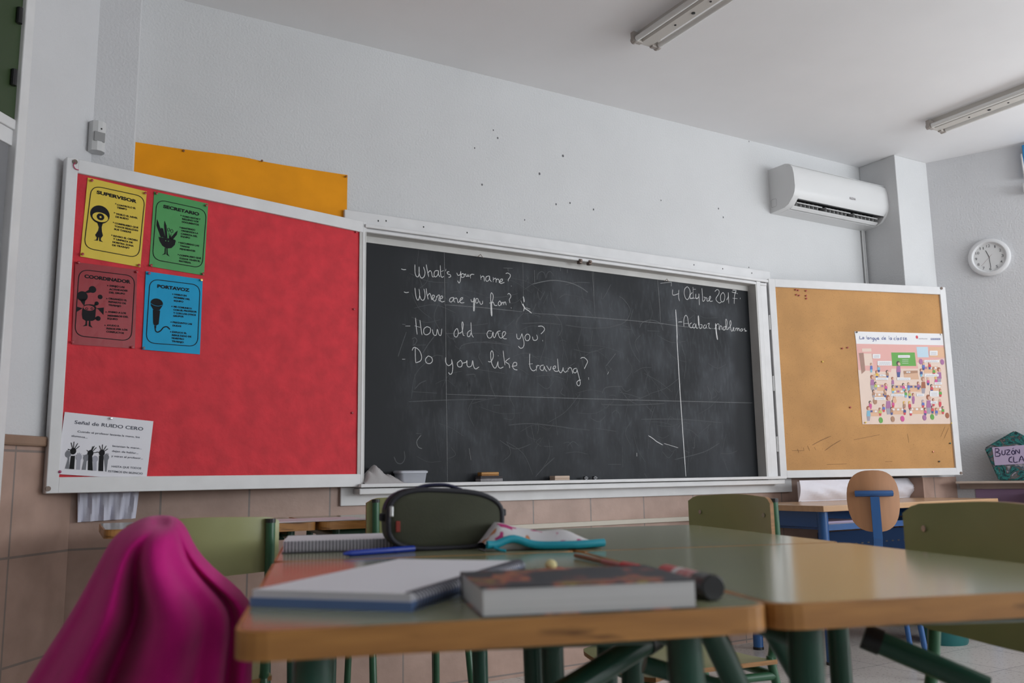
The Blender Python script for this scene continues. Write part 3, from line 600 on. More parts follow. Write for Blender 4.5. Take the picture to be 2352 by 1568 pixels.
for a in (('412,818 432,660 482,660 472,822', (460, 605), [(402, 582), (437, 508), (470, 497), (512, 515), (532, 548)], 0), ('635,832 640,660 688,660 695,838', (668, 630), [(627, 597), (695, 552), (712, 548), (735, 565), (738, 620)], 0), ('762,842 772,660 825,660 820,846', (805, 625), [(745, 615), (777, 545), (812, 530), (855, 545), (872, 580)], 0)): hand(*a, .0009)
b.build('hands_drawing', [black, ink_g, ink_l], p.t)
G1 = 'push pins in the poster corners'
for lab, pts in (('the yellow sheet', [(680, 392, 'top left'), (1320, 543, 'top right'), (568, 1275, 'bottom left'), (1244, 1407, 'bottom right')]), ('the green sheet', [(1457, 545, 'top left'), (2053, 690, 'top right'), (1392, 1410, 'bottom left'), (2015, 1510, 'bottom right')])):
    for x, y, c in pts: pin(Z(R2, [(x, y)])[0], FL, 'red push pin in the %s corner of %s' % (c, lab), red_pin, G1, -.0055)
for x, y, c in ((310, 80, 'top left'), (1150, 215, 'top right'), (222, 1225, 'bottom left'), (1083, 1300, 'bottom right')): pin(Z(R3, [(x, y)])[0], FL, 'dark red push pin in the %s corner of the sleeved red sheet' % c, red_pin, G1, -.0055)
pin(Z(R3, [(1328, 238)])[0], FL, 'purple red push pin in the top left corner of the blue sheet', mat('magenta plastic', (.30, .01, .09), .35), G1, -.0055)
pin(Z(R3, [(2080, 333)])[0], FL, 'brass coloured push pin in the top right corner of the blue sheet', mat('brass', (.75, .5, .15), .3, metal=.5), G1, -.0055)
pin(Z(R3, [(1250, 1312)])[0], FL, 'grey push pin in the bottom left corner of the blue sheet', mat('grey plastic', (.12, .13, .15), .4), G1, -.0055)
pin(Z(R4, [(910, 212)])[0], FL, 'steel push pin at the top middle of the white hands sheet', metal, G1, -.0040)
pin(Z(R4, [(295, 853)])[0], FL, 'magenta push pin in the bottom left corner of the white hands sheet', MATS['magenta plastic'], G1, -.0040)
G2 = 'red push pins along the edge of the red paper'
for px, c in (((817, 533), 'upper'), ((812, 710), 'middle'), ((808, 948), 'lower')): pin(px, FL, 'red push pin holding the red paper at its right edge, %s one' % c, red_pin, G2, -.0105)
for st, w in (('690,653 693,657', .004), ('703,632 712,636', .004)): pass
b = MB(); b.tube([FL.p(*FL.uv(q), .004) for q in ((172, 374), (168, 380), (172, 388), (180, 391))], .0016, 6, smooth=4)
tag(b.build('ribbon_tie', mat('pink thread', (.5, .03, .12), .6)), 'pink thread tied to the top left bolt of the red notice board', 'thread')
# ---------------------------------------------------------------- orange card behind the red board
OR = Fr((0, -.014, 0), (1, 0, 0))
t = thing('orange_card', 'large orange card pinned to the wall above the red notice board', 'card', OR.m())
tl = [OR.uv(q) for q in ((298, 324), (420, 343), (555, 360), (620, 373), (798, 402))]; br0 = OR.uv((797, 505))
b = MB(); tl = [tuple(v) for v in cat([Vector(q) for q in tl], 4)]
for i in range(len(tl)-1):
    for j in range(6):
        P = []
        for a, c in ((tl[i], j), (tl[i+1], j), (tl[i+1], j+1), (tl[i], j+1)):
            yy = a[1]+(1.95-a[1])*c/6; P.append((a[0], yy, .004*math.sin(a[0]*7+yy*3)))
        b.face(P)
b.build('sheet', orange_paper, t, 60)
for px, c in (((303, 331), 'left corner'), ((421, 347), 'left part'), ((601, 370), 'middle'), ((794, 406), 'right corner')): pin(px, OR, 'brown push pin at the top edge of the orange card, %s' % c, mat('brown plastic', (.2, .07, .01), .4), 'pins along the top of the orange card', .003)
# ---------------------------------------------------------------- things on the brown pinboard
G3 = 'push pins in the bare pinboard'
for i, (x, y) in enumerate(((272, 143), (290, 147), (277, 179), (297, 184), (346, 151), (347, 186), (349, 206))):
    pin(Z(RK, [(x, y)])[0], FRW, 'dark red push pin in the pinboard cluster, %s' % ('leftmost of the upper row', 'second of the upper row', 'leftmost of the lower row', 'second of the lower row', 'top of the right column', 'middle of the right column', 'bottom of the right column')[i], red_pin, G3)
for x, y, l, m in ((607, 565, 'dark red push pin left of the illustrated poster, left of two', red_pin), (645, 559, 'dark red push pin left of the illustrated poster, right of two', red_pin), (665, 989, 'lone red push pin below the level of the yellow pin', red_pin), (465, 660, 'yellow push pin in the bare middle of the pinboard', yellow_pin), (1384, 1247, 'dark green push pin near the right edge of the pinboard', green_pin), (1263, 1308, 'copper coloured pin below the illustrated poster', mat('copper', (.5, .22, .15), .3, metal=.7)), (1305, 1378, 'small black nail near the bottom right of the pinboard', black_pl),
                  (712, 448, 'dark pin in the top left corner of the illustrated poster', black_pl), (1320, 463, 'grey pin in the top right corner of the illustrated poster', metal), (775, 1098, 'yellow pin in the bottom left corner of the illustrated poster', yellow_pin), (1395, 1102, 'yellow pin in the bottom right corner of the illustrated poster', yellow_pin)):
    pin(Z(RK, [(x, y)])[0], FRW, l, m, G3, -.0085 if 'illustrated poster' in l and 'corner' in l else -.011)
RP = (6.032, 1940, 740)
p = Poster('illustrated_poster', 'classroom picture poster headed La langue de la classe, on the brown pinboard', FRW, [(1962, 760.5), (2165, 766), (2187, 973), (1983, 974)], RP, mat('poster cream', (.78, .60, .50), .5, noise=.05, scale=6), w=-.0095)
PC = {n: mat('poster '+n, c, .55) for n, c in dict(white=(.80, .79, .80), pink=(.76, .40, .36), door=(.36, .20, .15), cream=(.75, .72, .52), green=(.11, .36, .05), sky=(.50, .65, .75), peach=(.74, .44, .27), brown=(.42, .22, .13), plum=(.38, .14, .32), navy=(.05, .07, .25), skin=(.70, .42, .32), red=(.62, .05, .07), blue=(.10, .15, .48), yellow=(.75, .45, .03), magenta=(.62, .07, .28), dark=(.05, .03, .03), teal=(.2, .45, .6), grey=(.36, .33, .38), lime=(.5, .55, .1), hair=(.35, .10, .04), wood=(.66, .40, .26)).items()}
PK = list(PC); PM = [PC[n] for n in PK]
def pp(b, n, st, z): b.poly(p.qs(st), z, PK.index(n))
b = MB()
for n, st, z in (('white', '137,128 1355,160 1372,318 162,297', .0004), ('pink', '162,297 1372,318 1385,500 1000,560 1020,640 650,640 640,690 190,660', .0004), ('door', '195,425 260,422 285,670 235,715', .0008), ('cream', '262,432 372,432 395,600 280,600', .0008), ('cream', '240,362 368,362 372,405 243,408', .0008), ('green', '645,418 970,418 990,605 660,605', .0008), ('sky', '992,340 1150,340 1165,485 1010,485', .0008), ('peach', '1170,340 1378,345 1392,490 1180,485', .0008), ('wood', '815,690 1010,685 1030,790 830,790', .0008), ('brown', '815,672 1010,668 1012,700 818,718', .0010)): pp(b, n, st, z)
b.build('scenery', PM, p.t)
b = MB()
deskpos = [(500, 745, 200), (1190, 640, 200), (520, 890, 160), (780, 900, 180), (980, 900, 170), (480, 1010, 190), (740, 965, 150), (430, 1240, 180), (740, 1215, 190), (1000, 1210, 200), (1270, 1215, 160), (1270, 900, 130)]
for x, y, w in deskpos:
    pp(b, 'wood', '%d,%d %d,%d %d,%d %d,%d' % (x-w/2, y-30, x+w/2, y-30, x+w/2-5, y+18, x-w/2+5, y+18), .0008); pp(b, 'peach', '%d,%d %d,%d %d,%d %d,%d' % (x-w/2+5, y+18, x+w/2-5, y+18, x+w/2-12, y+60, x-w/2+12, y+60), .0007)
    for j in range(3): xx = x-w/3+j*w/3; pp(b, rnd.choice(('white', 'white', 'plum', 'navy')), '%d,%d %d,%d %d,%d %d,%d' % (xx-16, y-20, xx+14, y-22, xx+18, y+4, xx-14, y+6), .0011)
b.build('drawn_desk', PM, p.t)
b = MB(); k = p.k()
def kid(x, y, h, top, leg, hair, z=.0014):
    sl = .72 if h > 140 else 1.05
    pp(b, top, '%g,%g %g,%g %g,%g %g,%g' % (x-h*.13*sl, y-h*.62, x+h*.13*sl, y-h*.62, x+h*.17*sl, y-h*.28, x-h*.16*sl, y-h*.28), z)
    pp(b, leg, '%g,%g %g,%g %g,%g %g,%g' % (x-h*.14*sl, y-h*.30, x+h*.15*sl, y-h*.30, x+h*.10*sl, y, x-h*.09*sl, y), z-.0001)
    b.ell(p.q((x-h*.02, y-h*.77)), h*.14*sl*k, h*.15*sl*k, z+.0001, 12, PK.index(hair)); b.ell(p.q((x+h*.03, y-h*.73)), h*.10*sl*k, h*.11*sl*k, z+.0003, 12, PK.index('skin'))
for a in ((745, 760, 250, 'plum', 'navy', 'dark'), (1310, 850, 255, 'plum', 'grey', 'hair'), (382, 935, 230, 'plum', 'grey', 'hair'), (665, 900, 160, 'plum', 'grey', 'hair'), (1090, 985, 260, 'hair', 'grey', 'brown'), (605, 1275, 300, 'plum', 'grey', 'hair'), (950, 1130, 170, 'plum', 'plum', 'hair'), (1165, 1265, 295, 'plum', 'grey', 'hair'), (330, 1365, 230, 'teal', 'grey', 'hair'), (368, 695, 150, 'blue', 'teal', 'brown'), (355, 1205, 125, 'magenta', 'magenta', 'dark')): kid(*a)
for x, y, t_, hr in ((445, 745, 'yellow', 'hair'), (590, 740, 'brown', 'dark'), (470, 660, 'teal', 'brown'), (1090, 630, 'blue', 'brown'), (1235, 700, 'green', 'hair'), (1060, 720, 'navy', 'hair'), (1175, 620, 'red', 'hair'), (430, 900, 'lime', 'dark'), (570, 920, 'magenta', 'hair'), (670, 950, 'yellow', 'dark'), (815, 920, 'magenta', 'dark'), (885, 910, 'blue', 'brown'), (1020, 900, 'plum', 'hair'), (1155, 840, 'magenta', 'skin'), (1265, 830, 'magenta', 'yellow'), (1205, 935, 'red', 'dark'), (1325, 1000, 'green', 'hair'), (400, 1010, 'brown', 'dark'), (560, 1010, 'brown', 'brown'), (845, 1010, 'green', 'dark'), (900, 1020, 'lime', 'hair'), (690, 1080, 'yellow', 'hair'), (540, 1210, 'blue', 'hair'), (490, 1260, 'lime', 'hair'), (670, 1150, 'magenta', 'dark'), (825, 1170, 'brown', 'yellow'), (830, 1250, 'navy', 'hair'), (650, 1250, 'brown', 'dark'), (900, 1170, 'red', 'yellow'), (915, 1260, 'white', 'dark'), (1085, 1150, 'blue', 'grey'), (1115, 1260, 'magenta', 'dark'), (1230, 1130, 'white', 'hair'), (1320, 1140, 'red', 'skin'), (1270, 1260, 'blue', 'hair'), (1360, 1240, 'green', 'dark'), (1215, 1230, 'red', 'dark')):
    kid(x, y+32, 116, t_, rnd.choice(('navy', 'teal', 'red', 'grey')), hr, .0018)
for x, y, n in ((500, 1355, 'green'), (665, 1340, 'brown'), (800, 1335, 'magenta'), (1105, 1320, 'plum'), (1212, 1310, 'green'), (1420, 1290, 'hair'), (420, 1095, 'brown'), (1055, 545, 'plum'), (1350, 550, 'plum'), (690, 1080, 'peach')): b.ell(p.q((x, y)), 27*k, 34*k, .0020, 12, PK.index(n))
b.build('drawn_figure', PM, p.t)
b = MB()
for x0, y0, x1, y1 in ((385, 440, 492, 500), (452, 535, 648, 598), (735, 455, 902, 492), (1172, 393, 1285, 460), (1097, 522, 1305, 555), (1102, 716, 1300, 752), (425, 765, 598, 800), (722, 765, 910, 802), (1238, 830, 1345, 862), (640, 990, 826, 1025), (992, 988, 1098, 1025), (1178, 950, 1298, 1028), (408, 1036, 565, 1075), (1185, 1092, 1280, 1125), (480, 720, 548, 748), (850, 680, 908, 700)):
    b.poly(rquad([p.q(q) for q in ((x0, y0), (x1, y0), (x1, y1), (x0, y1))], .004, 3), .0024, 0)
    for yy in ([y0+(y1-y0)*.55] if y1-y0 < 50 else [y0+(y1-y0)*.4, y0+(y1-y0)*.72]):
        b.ribbon([p.q((x0+18+j*(x1-x0-36)/12, yy+(5 if j % 2 else -5))) for j in range(13)], 4*k, .0027, mi=1)
for yy in (518, 540, 566): b.ribbon([p.q((795+j*8, yy+(4 if j % 2 else -4))) for j in range(12)], 3.5*k, .0014, mi=0)
b.build('speech_label', [PC['white'], PC['grey']], p.t)
b = MB()
for st in ('208,190 208,228 240,230', '262,205 248,212 246,228 260,230 265,208 268,230', '303,188 305,228', '330,212 318,215 318,232 332,232 336,212 338,234', '350,214 351,236', '351,220 362,212 372,222 374,238', '400,215 386,220 388,238 402,238 405,215 402,258 385,262', '415,215 418,238 434,238 436,215 434,262', '450,230 470,224 464,212 450,222 458,238 480,234', '532,212 516,220 516,236 532,236', '535,190 536,238', '548,228 566,222 560,212 548,222 552,238 572,234', '612,190 614,236', '644,214 628,220 630,240 646,236 648,214 652,240', '700,218 684,222 684,240 702,242', '714,190 716,240', '742,218 728,224 730,242 744,240 748,218 752,242', '790,210 770,220 788,232 768,242', '826,210 806,220 824,234 804,244', '836,232 856,226 850,214 836,224 842,244 864,240'):
    b.ribbon(p.qs(st), 7*k, .0010, 3)
b.build('heading', PC['navy'], p.t)
b = MB(); b.text('SANTILLANA', p.q((1025, 235)), p.q((1148, 236)), 15*k, .001, .01); b.build('publisher_text', PC['grey'], p.t)
b = MB(); b.ell(p.q((1000, 205)), 17*k, 20*k, .001, 14); b.build('publisher_mark', PC['red'], p.t)
b = MB()
for j in range(6): pp(b, 'navy', '%g,220 %g,220 %g,244 %g,244' % (1192+j*23, 1211+j*23, 1211+j*23, 1192+j*23), .001)
for j in range(6): pp(b, 'white', '%g,226 %g,226 %g,236 %g,236' % (1198+j*23, 1206+j*23, 1206+j*23, 1198+j*23), .0013)
b.build('imprint_mark', PM, p.t)
b = MB()
for x in (548, 935): b.poly(p.qs('%d,140 %d,140 %d,1400 %d,1400' % (x, x+5, x+150, x+145)), .0030)
b.free() if hasattr(b, 'free') else None
# ---------------------------------------------------------------- wall fittings
t = thing('motion_detector', 'small white motion detector in the left wall corner', 'motion detector', Fr((-1.152, -.185, 2.2), (math.cos(math.radians(14)), math.sin(math.radians(14)), 0)).m(), None)
b = MB(); b.prism([(-.028, -.012), (.028, -.012), (.030, .012), (.024, .032), (.008, .042), (-.008, .042), (-.024, .032), (-.030, .012)], 0, .118)
b.build('housing', white_pl2, t, 30, Matrix.Rotation(math.radians(-90), 4, 'X') @ Matrix.Diagonal((1, -1, 1, 1)) @ Matrix.Identity(4))
b = MB(); b.box((-.020, .036, .028), (.020, .074, .0425), .002); b.build('lens', mat('grey lens', (.28, .28, .28), .4), t)
b = MB(); b.box((.002, .084, .040), (.007, .090, .0435)); b.build('indicator', dark, t)

AC = Fr((2.73, 0, 2.56), (1, 0, 0))
t = thing('air_conditioner', 'white split air conditioner high on the wall beside the right pillar', 'air conditioner', AC.m())
Wd = .925
prof = [(0, 0), (.115, .008), (.15, .022), (.188, .062), (.202, .088), (.208, .12), (.205, .20), (.196, .245), (.175, .272), (.14, .284), (0, .285)]
notch = [(0, 0), (.102, .006), (.098, .03), (.06, .06), (.10, .085), (.180, .056), (.202, .088), (.208, .12), (.205, .20), (.196, .245), (.175, .272), (.14, .284), (0, .285)]
def extr(b, pr, x0, x1, mi=0): b.rings([[(x, y, w) for w, y in pr] for x in (x0, x1)], True, True, mi)
b = MB(); extr(b, prof, 0, .05); extr(b, prof, Wd-.05, Wd); extr(b, notch, .05, Wd-.05)
b.build('casing', white_pl, t, 35)
b = MB()
b.T = Matrix.Identity(4)
b.rings([[(x, y, w) for w, y in [(.07, .06), (.1, .084), (.176, .0565), (.174, .052), (.1, .078), (.074, .056), (.104, .032), (.1, .03)]] for x in (.052, Wd-.052)], True, True)
b.build('vent_lining', dark, t)
b = MB(); b.box((.055, -.003, 0), (Wd-.055, .003, .026), .002, M=Matrix.Translation((0, .010, .112)) @ Matrix.Rotation(math.radians(-38), 4, 'X')); b.build('louver', white_pl, t)
b = MB()
for j in range(3):
    x0 = .075+j*.27; b.tube([(x0, .052, .115), (x0, .044, .148), (x0+.23, .044, .148), (x0+.23, .052, .115)], .0035, 6)
    for i in range(6): b.box((x0+.02+i*.038, .03, .08), (x0+.023+i*.038, .06, .13))
b.build('vane', white_pl2, t)
b = MB(); b.box((-.001, .262, .15), (Wd+.001, .264, .19)); b.build('seam', white_pl2, t)
b = MB()
b.text('ALEXA', (.50, .112), (.56, .112), .016, .2092, .01); b.build('lettering', mat('grey print', (.2, .17, .18), .5), t)
b = MB(); b.T = Matrix(((0, 0, -1, -.0008), (0, 1, 0, 0), (1, 0, 0, 0), (0, 0, 0, 1))); b.ribbon(rquad([(.012, .035), (.055, .035), (.055, .085), (.012, .085)], .01), .0015, 0, closed=True); b.build('knockout_outline', mat('grey line', (.3, .3, .3), .6), t)
t = thing('conduit', 'two thin white pipes running down from the air conditioner', 'pipe', FRONT.m(3.59, 2.05, 0))
for dx in (0, .016):
    b = MB(); b.tube([(dx, 0, .012), (dx, .52, .012)], .006, 8); b.build('pipe', white_pl2, t)
b = MB(); b.box((-.02, .10, 0), (.04, .115, .024), .002); b.build('clip', white_pl2, t)

CK = WR.uv((2273, 592)); ck = thing('wall_clock', 'round white wall clock showing half past ten on the right wall', 'clock', WR.m(CK[0], CK[1], 0))
b = MB(); b.lathe([(.118, 0), (.124, .012), (.122, .028), (.112, .036), (.100, .036), (.092, .024), (.091, .018)], 48); b.build('rim', mat('clock white', (.70, .70, .71), .4), ck, 40)
b = MB(); b.ell((0, 0), .093, .093, .019, 48); b.build('dial', mat('dial white', (.72, .72, .72), .5), ck)
b = MB()
for h in range(1, 13):
    a = math.radians(90-30*h); s = str(h); w = .0125 if len(s) == 1 else .022; x, y = .076*math.cos(a), .076*math.sin(a)
    if s == '1': w = .006
    b.text(s, (x-w/2, y-.009), (x+w/2, y-.009), .018, .0195, .008)
b.build('numerals', mat('dial grey', (.12, .12, .13), .5), ck)
ckf = Fr(WR.p(CK[0], CK[1], .02), WR.x)
RCK = (3.921, 2060, 280)
def hand_(tip, l, w, z, m, name, tail=0):
    d = Vector(ckf.uv(Z(RCK, [tip])[0])) - Vector(ckf.uv(Z(RCK, [(833, 1207)])[0])); d.normalize()
    b = MB(); b.ribbon([-d*tail, d*l], w, z); b.build(name, m, ck)
hand_((797, 1140), .048, .006, .021, black, 'hour_hand'); hand_((848, 1303), .068, .005, .0218, black, 'minute_hand'); hand_((757, 1293), .072, .002, .0226, mat('red brown', (.22, .06, .06), .5), 'second_hand', .025)
# shelf, mailbox and papers on the right wall
sv = WR.uv((2250, 1104))[1]
sh = thing('wall_shelf', 'cream wooden shelf on the right wall under the mailbox', 'shelf', WR.m(.0, sv-.05, 0))
b = MB(); b.box((.03, .0, 0), (1.6, .048, .03), .003); b.box((.03, .036, 0), (1.6, .05, .20), .003); b.build('board', mat('cream wood', (.55, .45, .38), .5, noise=.12, scale=8), sh)
BX = Fr(WR.p(0, 0, .10), WR.x)
RX = (5.226, 2100, 940)
c5 = [BX.uv(q, .05) for q in Z(RX, [(1005, 825), (838, 440), (1198, 230), (1560, 420), (1400, 830)])]
cx, cz = sum(q[0] for q in c5)/5, min(q[1] for q in c5)
t = thing('mailbox', 'five sided class mailbox wrapped in dark crinkled foil on the right wall shelf', 'box', BX.m(cx, sv, 0))
def foil_mat():
    m = mat('crinkled dark foil', (.05, .12, .13), .3, bump=.8, bscale=26, bdist=.01, metal=.2)
    nt = m.node_tree; N = nt.nodes; L = nt.links; bb = N['Principled BSDF']
    tc = N.new('ShaderNodeTexCoord'); nz = N.new('ShaderNodeTexNoise'); nz.inputs['Scale'].default_value = 13; nz.inputs['Detail'].default_value = 4; nz.inputs['Distortion'].default_value = 2
    L.new(tc.outputs['Object'], nz.inputs['Vector']); rp = N.new('ShaderNodeValToRGB'); L.new(nz.outputs[0], rp.inputs[0]); cr = rp.color_ramp
    cr.elements[0].position = .34; cr.elements[0].color = (.012, .016, .022, 1); cr.elements[1].position = .68; cr.elements[1].color = (.42, .38, .42, 1)
    for pos, cc in ((.42, (.02, .10, .11, 1)), (.48, (.04, .26, .24, 1)), (.52, (.03, .05, .07, 1)), (.58, (.20, .17, .15, 1)), (.62, (.05, .10, .14, 1))): e = cr.elements.new(pos); e.color = cc
    L.new(rp.outputs[0], bb.inputs['Base Color']); return m
foil = foil_mat()
b = MB(); b.prism([(q[0]-cx, max(0, q[1]-cz)) for q in c5[::-1]], -.07, .05)
bmesh.ops.bevel(b.bm, geom=b.bm.edges[:], offset=.006, segments=2, affect='EDGES'); b.build('body', foil, t, 30)
lab = [(u-cx, v-cz) for u, v in [BX.uv(q, .052) for q in Z(RX, [(932, 432), (1420, 395), (1430, 620), (965, 648)])]]
b = MB(); b.poly(lab[::-1], .0525); b.build('paper_label', mat('lilac paper', (.50, .42, .60), .6), t)
b = MB()
for st in ('970,445 972,535', '968,448 1005,448 1015,475 980,490 1025,505 1020,535 975,540', '1050,470 1052,515 1085,515 1088,465', '1100,465 1145,465 1105,518 1150,515', '1185,465 1165,490 1185,518 1205,495 1185,465', '1178,450 1190,440', '1215,512 1215,460 1260,505 1258,455', '1170,545 1140,560 1138,600 1175,610', '1190,545 1195,610 1240,605', '1255,605 1285,535 1315,600', '1268,580 1300,578', '1350,535 1330,550 1352,575 1330,600', '1372,535 1375,600 1400,598', '1372,535 1400,532', '1374,568 1396,566'):
    b.ribbon([(u-cx, v-cz) for u, v in [BX.uv(q, .052) for q in Z(RX, zs(st)[0])]], .0055, .0532, 3)
b.build('marker_lettering', mat('navy ink', (.03, .02, .08), .5), t)
pu = WR.uv((2240, 1120)); b = MB(); b.T = WR.m(); b.box((pu[0], .30, .001), (1.3, sv-.052, .004)); tag(b.build('purple_sheet', mat('purple paper', (.38, .25, .40), .6)), 'purple paper sheet on the right wall under the shelf', 'paper')
t = thing('red_box', 'red storage box on the floor below the purple sheet', 'box', WR.m(.45, 0, .22))
b = MB(); b.box((-.02, 0, -.18), (1.0, .765, .18), .02); b.build('body', mat('red fabric', (.30, .012, .02), .6), t)
b = MB(); b.box((-.03, .76, -.19), (1.01, .80, .19), .015); b.build('lid', MATS['red fabric'], t)
bu = WR.uv((2341, 305), .05)
t = thing('wall_banner', 'blue and white board high on the right wall at the picture edge', 'board', WR.m(bu[0], 2.78, .02))
b = MB(); b.box((.006, 0, 0), (.5, .215, .03), .002); b.build('panel', mat('bright blue', (.02, .22, .50), .5), t)
b = MB(); b.tube([(0, .16, .02), (.0, .1, .03), (.004, 0, .03)], .006, 8); b.build('white_edging', white_pl, t)
b = MB(); b.box((-.012, -.10, 0), (.2, -.04, .05), .004); b.build('bracket', white_pl2, t)
# hanging cloth under the red board
HC = Fr((0, -.20, 0), (1, 0, 0))
cs = [HC.uv(q) for q in ((178, 1120), (320, 1120), (312, 1190), (178, 1199))]
t = thing('hanging_towel', 'white cloth hanging below the left end of the red notice board', 'cloth', HC.m(cs[0][0], cs[2][1]-.012, 0))
b = MB(); n, mrow = 30, 8; g = []
for i in range(n+1):
    c = []
    for j in range(mrow+1):
        top = Vector(cs[0]).lerp(Vector(cs[1]), i/n); bot = Vector(cs[3]).lerp(Vector(cs[2]), i/n); q = top.lerp(bot, j/mrow)
        c.append(b.v((q.x-cs[0][0], q.y-cs[2][1]+.012, .006*math.sin(i*.9+j*.3)*(.4+j/mrow)+.004*math.sin(i*2.1))))
    g.append(c)
for i in range(n):
    for j in range(mrow): b.bm.faces.new((g[i][j], g[i][j+1], g[i+1][j+1], g[i+1][j]))
b.build('cloth', mat('white terry cloth', (.62, .62, .72), .9, bump=.3, bscale=120), t, 80)
# green door at the left edge
A_ = [WL.uv(q)[0] for q in ((62, 5), (46, 5))]
dr = thing('door_1', 'white framed doorway with dark green panel at the left edge', None, WL.m(A_[0], 0, 0)); struct(dr)
dr['label'] = 'white door frame with dark green panel at the left edge'
s1 = A_[0]-A_[1]; hv = WL.uv((6, 268))[1]
b = MB()
b.box((-.035-s1*.3, 0, 0), (0, ZC, .035), .004); b.box((-1.2, hv-.035, .002), (-s1, hv+.0, .025), .004); b.box((-1.2, hv-.09, .002), (-s1, hv-.035, .018), .003)
b.build('door_frame', white_wood, dr)
b = MB(); b.box((-1.2, hv, .004), (-s1-.012, ZC, .022), .003); b.build('green_panel', mat('dark green paint', (.030, .055, .018), .45), dr)
b = MB(); b.box((-1.2, 0, .002), (-s1-.02, hv-.09, .012)); b.build('door_leaf', mat('grey door', (.20, .20, .21), .5), dr)
for px in ((45, 36), (32, 178)):
    u, v = WL.uv(px, .03); b = MB(); b.cyl((u-A_[0], v-.028, .03), (u-A_[0], v+.028, .03), .010, n=10); b.build('hinge', black_pl, dr)

# ---------------------------------------------------------------- ceiling lights
def ceiling_light(x, y, label, ang=0):
    t = thing('ceiling_light', label, 'ceiling light', Matrix.Translation((x, y, ZC)) @ RZ(ang), 'fluorescent ceiling lights')
    L_ = 1.25
    b = MB(); b.rings([[(-.045, yy, 0), (-.03, yy, -.055), (.03, yy, -.055), (.045, yy, 0)] for yy in (0, -L_)], True, True)
    for q in (.22, .34, .45): b.cyl((0, -q, -.054), (0, -q, -.058), .005 if q != .34 else .009, n=10, mi=1)
    b.build('body', [mat('cream enamel', (.60, .57, .53), .4), dark], t)
    for sx in (-1, 1):
        b = MB(); b.cyl((sx*.068, -.03, -.05), (sx*.068, -L_+.03, -.05), .0135, n=14); b.build('tube', mat('tube glass', (.78, .78, .76), .2), t, 40)
        for yy in (-.012, -L_+.012):
            b = MB(); b.box((sx*.03, yy-.012, -.062), (sx*.084, yy+.012, -.012), .003); b.cyl((sx*.068, yy-.014, -.05), (sx*.068, yy+.014, -.05), .016, n=12); b.build('lamp_holder', mat('holder', (.40, .36, .33), .5), t, 40)
    return t
ceiling_light(1.135, -.74, 'unlit twin tube ceiling light at the top middle')
ceiling_light(3.345, -.755, 'unlit twin tube ceiling light near the right wall corner')

# ---------------------------------------------------------------- school desks
TH = .808
ang = math.radians(-18.5); U = Vector((math.cos(ang), math.sin(ang), 0)); V = Vector((-U.y, U.x, 0))
FR0 = on_z((1780, 1390), TH); DW, DD = .52, .70
def desk(c, a, label, h=TH, w=DW, d=DD, group='green topped school desks', braces=True, tube=.019):
    t = thing('school_desk', label, 'desk', Matrix.Translation((c.x, c.y, 0)) @ RZ(a), group)
    b = MB(); b.prism(rquad([(-w/2, -d/2), (w/2, -d/2), (w/2, d/2), (-w/2, d/2)], .03, 5), h-.026, h-.0006, 1, 1)
    e = .0045; b.prism(rquad([(-w/2+e, -d/2+e), (w/2-e, -d/2+e), (w/2-e, d/2-e), (-w/2+e, d/2-e)], .027, 5), h-.001, h, 0, 1)
    o = b.build('tabletop', [top_lam, edge_worn], t)
    b = MB(); x, y = w/2-.07, d/2-.07; yi = y-.10
    for p0, p1 in (((-x, -yi), (x, -yi)), ((x, -y), (x, y)), ((x, yi), (-x, yi)), ((-x, y), (-x, -y))): b.tube([(*p0, h-.042), (*p1, h-.05)], .013, 8)
    b.build('under_frame', green_tube, t, 50)
    for sx in (-1, 1):
        for sy in (-1, 1):
            l = MB(); l.tube([(sx*x, sy*y, h-.028), (sx*(x+.015), sy*(y+.015), .02)], tube, 12); lo = l.build('leg', green_tube, t, 50)
            l = MB(); l.cyl((sx*(x+.015), sy*(y+.015), 0), (sx*(x+.015), sy*(y+.015), .03), tube+.003, n=12); l.build('foot_cap', black_pl, lo)
    if braces:
        b = MB(); b.tube([(-x, 0, .12), (x, 0, .12)], .014, 8)
        for sx in (-1, 1): b.tube([(sx*(x+.012), -y-.01, .12), (sx*(x+.012), y+.01, .12)], .014, 8)
        b.build('stretcher', green_tube, t, 50)
    return t
def worn():
    m = mat('worn beech edge', (.50, .235, .065), .4, noise=.45, scale=7, col2=(.36, .16, .045), stretch=(1, 1, 9))
    nt = m.node_tree; N = nt.nodes; L = nt.links; b = N['Principled BSDF']; src = b.inputs['Base Color'].links[0].from_socket
    tc = N.new('ShaderNodeTexCoord'); mp = N.new('ShaderNodeMapping'); mp.inputs['Scale'].default_value = (1, 1, 7); L.new(tc.outputs['Object'], mp.inputs[0])
    n = N.new('ShaderNodeTexNoise'); n.inputs['Scale'].default_value = 9; n.inputs['Detail'].default_value = 3; L.new(mp.outputs[0], n.inputs['Vector'])
    rp = N.new('ShaderNodeValToRGB'); rp.color_ramp.elements[0].position = .55; rp.color_ramp.elements[1].position = .67
    rp.color_ramp.elements[0].color = (1, 1, 1, 1); rp.color_ramp.elements[1].color = (.30, .26, .25, 1)
    L.new(n.outputs[0], rp.inputs[0]); mx = N.new('ShaderNodeMixRGB'); mx.blend_type = 'MULTIPLY'; mx.inputs[0].default_value = 1
    L.new(src, mx.inputs[1]); L.new(rp.outputs[0], mx.inputs[2]); L.new(mx.outputs[0], b.inputs['Base Color'])
    return m
edge_worn = worn()
D1c = FR0 - U*(DW/2) + V*(DD/2)
g_ = .004
D2c = D1c + U*(DW+g_) + V*.003; D3c = D1c + U*(DW+g_) + V*(DD+g_); D4c = D1c + V*(DD+g_)
d1 = desk(D1c, ang, 'nearest green topped desk with worn orange edge, under the book and open notebook')
